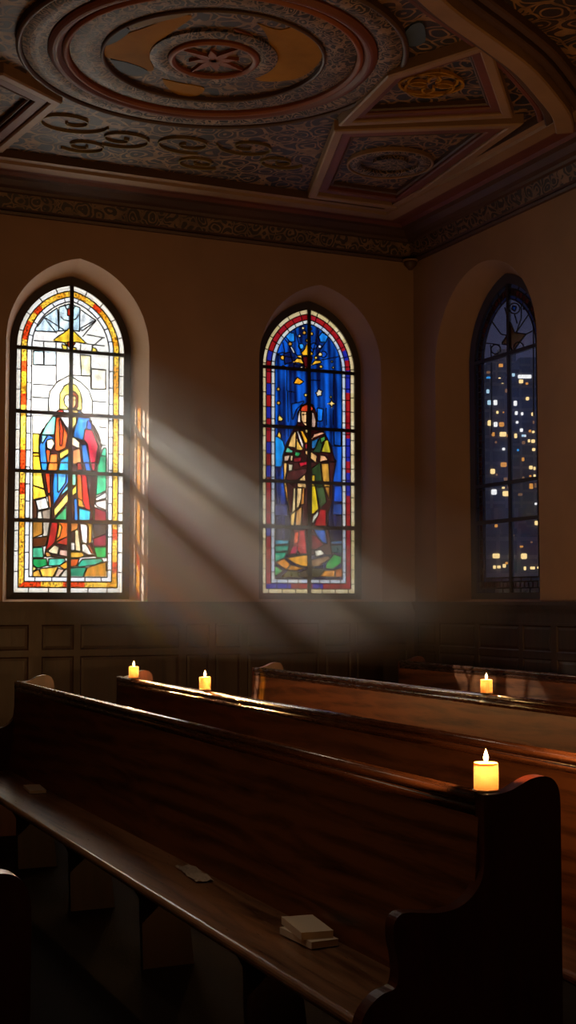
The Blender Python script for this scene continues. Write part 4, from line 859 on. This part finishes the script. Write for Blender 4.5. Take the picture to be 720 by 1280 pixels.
# bright outdoor glow behind the left window, a dimmer one behind the middle window
a1 = area('daylight_left', (3.2, YB+1.1, 3.0), (-pi/2, 0, 0), 2.6, 4.2, 320, (1, .97, .93))
a2 = area('dusk_middle', (5.9, YB+1.0, 3.0), (-pi/2, 0, 0), 1.9, 4.2, 75, (1, .97, .93))
a3 = area('night_glass_fill', (XR+1.1, 10.7, 3.0), (-pi/2, 0, -pi/2), 1.6, 4.0, 9, (.62, .66, 1))  # weak bluish fill added outside so the night window's panes show
LP = Vector((1.17, 14.5, 5.85))
sd = bpy.data.lights.new('floodlight', 'SPOT'); sd.energy = 14000; sd.color = (1, .93, .84); sd.shadow_soft_size = .015; sd.spot_size = radians(19); sd.spot_blend = .35
so = bpy.data.objects.new('floodlight', sd); COL.objects.link(so); so.location = LP
so.rotation_euler = (Vector((3.36, 12.3, 3.2))-LP).to_track_quat('-Z', 'Y').to_euler()
# unseen warm fills added out of frame to lift the walls and pews
pl = bpy.data.lights.new('warm_fill', 'POINT'); pl.energy = 15; pl.color = (1, .72, .46); pl.shadow_soft_size = .35
po = bpy.data.objects.new('warm_fill', pl); COL.objects.link(po); po.location = (-1.2, 2.6, 3.9)

pd = bpy.data.lights.new('seat_fill', 'SPOT'); pd.energy = 38; pd.color = (1, .76, .52); pd.shadow_soft_size = .15; pd.spot_size = radians(100); pd.spot_blend = .8  # second unseen fill, added to brighten the seat and booklets from above
pdo = bpy.data.objects.new('seat_fill', pd); COL.objects.link(pdo); pdo.location = (.9, 4.7, 4.7)
# unseen branch shapes added outside the left window to cut the shaft into streaks
M_blocker = plain('rough brown blocker', (.05, .035, .025), .9, bump=.8, bscale=20)
blocker = empty('streak_blocker', (.55, 14.3, 0)); tag(blocker, 'unseen branching blocker added outside the left window to streak the floodlight beam', 'blocker')
def rod_mesh(pts, rads):
    bm = bmesh.new(); rows = []
    for i, (p, q) in enumerate(zip(pts, rads)):
        p = Vector(p)-blocker.location; a = Vector(pts[max(0, i-1)]); b = Vector(pts[min(len(pts)-1, i+1)]); t = (b-a).normalized()
        u_ = t.cross(Vector((.3, .2, 1))).normalized(); v_ = t.cross(u_)
        rows.append([bm.verts.new(p+u_*q*cos(k*pi/4)+v_*q*sin(k*pi/4)) for k in range(8)])
    for A, B in zip(rows, rows[1:]):
        for k in range(8): bm.faces.new((A[k], A[(k+1) % 8], B[(k+1) % 8], B[k]))
    bm.faces.new(rows[0]); bm.faces.new(rows[-1][::-1]); return bm
mesh_obj('blocker_stem', rod_mesh([(.55, 14.3, 0), (.53, 14.3, 2.2), (.58, 14.32, 4.2), (.5, 14.3, 6.2), (.55, 14.25, 8)], [.17, .14, .12, .09, .05]), M_blocker, blocker, True)
for m_, r_ in ((.642, .0115), (.765, .007), (.93, .012), (.70, .003), (.585, .003)):
    qa = Vector(hit(20, 247+m_*246, 1, 12.3)); qb = Vector(hit(155, 247+m_*381, 1, 12.3))
    A_ = LP+(qa-LP)*.25; B_ = LP+(qb-LP)*.25; d_ = (B_-A_)
    mesh_obj('streak_rod', rod_mesh([(.55, 14.3, A_.z-.35), tuple(A_-d_*.25), tuple(A_), tuple(B_), tuple(B_+d_*.5)], [r_*2, r_*1.2, r_, r_, r_*.5]), M_blocker, blocker, True)

# smoke hanging in the shaft of light under the left window
def ext(p, zf=None, xr=None):
    d = (Vector(p)-LP); ts = []
    t1 = (1.125-LP.z)/d.z; t2 = (XR-.12-LP.x)/d.x
    return LP+d*min(t1, t2)
bm = bmesh.new()
ap = [(2.80, YB-.01, 2.0), (3.98, YB-.01, 2.0), (3.98, YB-.01, 3.98), (2.80, YB-.01, 3.98)]
va = [bm.verts.new(p) for p in ap]; vb = [bm.verts.new(ext(p)) for p in ap]
bm.faces.new(va); bm.faces.new(vb[::-1])
for i in range(4): bm.faces.new((va[i], va[(i+1) % 4], vb[(i+1) % 4], vb[i]))
bmesh.ops.triangulate(bm, faces=bm.faces[:])
gm = N('smoke'); sc_ = gm.n('VolumeScatter', ins={'Color': (.95, .93, .9, 1), 'Density': .24, 'Anisotropy': .1}); gm.l(sc_.outputs[0], gm.out.inputs['Volume'])
gv = gm.coords(); gs = gm.n('SeparateXYZ'); gm.l(gv, gs.inputs[0])
gr_ = gm.n('MapRange', interpolation_type='SMOOTHSTEP', ins={'From Min': .98, 'From Max': 1.65}); gm.l(gs.outputs['Z'], gr_.inputs[0])
gn = gm.n('TexNoise', ins={'Scale': 1.6, 'Detail': 2}); gm.l(gv, gn.inputs['Vector'])
gq = gm.n('MapRange', ins={'From Min': .3, 'From Max': .7, 'To Min': .19, 'To Max': .36}); gm.l(gn.outputs['Fac'], gq.inputs[0])
gx = gm.n('Math', operation='MULTIPLY'); gm.l(gr_.outputs[0], gx.inputs[0]); gm.l(gq.outputs[0], gx.inputs[1]); gm.l(gx.outputs[0], sc_.inputs['Density'])
hz = mesh_obj('light_haze', bm, gm.m); tag(hz, 'pale smoky haze in the slanting shaft of light falling from the left window', 'haze', kind='stuff')

# ------------------------------------------------------------------ output look
S.view_settings.view_transform = 'Standard'; S.view_settings.look = 'None'; S.view_settings.exposure = 0; S.view_settings.gamma = 1; S.view_settings.use_curve_mapping = False
S.cycles.max_bounces = 8; S.cycles.transparent_max_bounces = 12; S.cycles.volume_bounces = 0
S.cycles.use_denoising = True; S.cycles.sample_clamp_indirect = 4; S.cycles.caustics_reflective = False; S.cycles.caustics_refractive = False
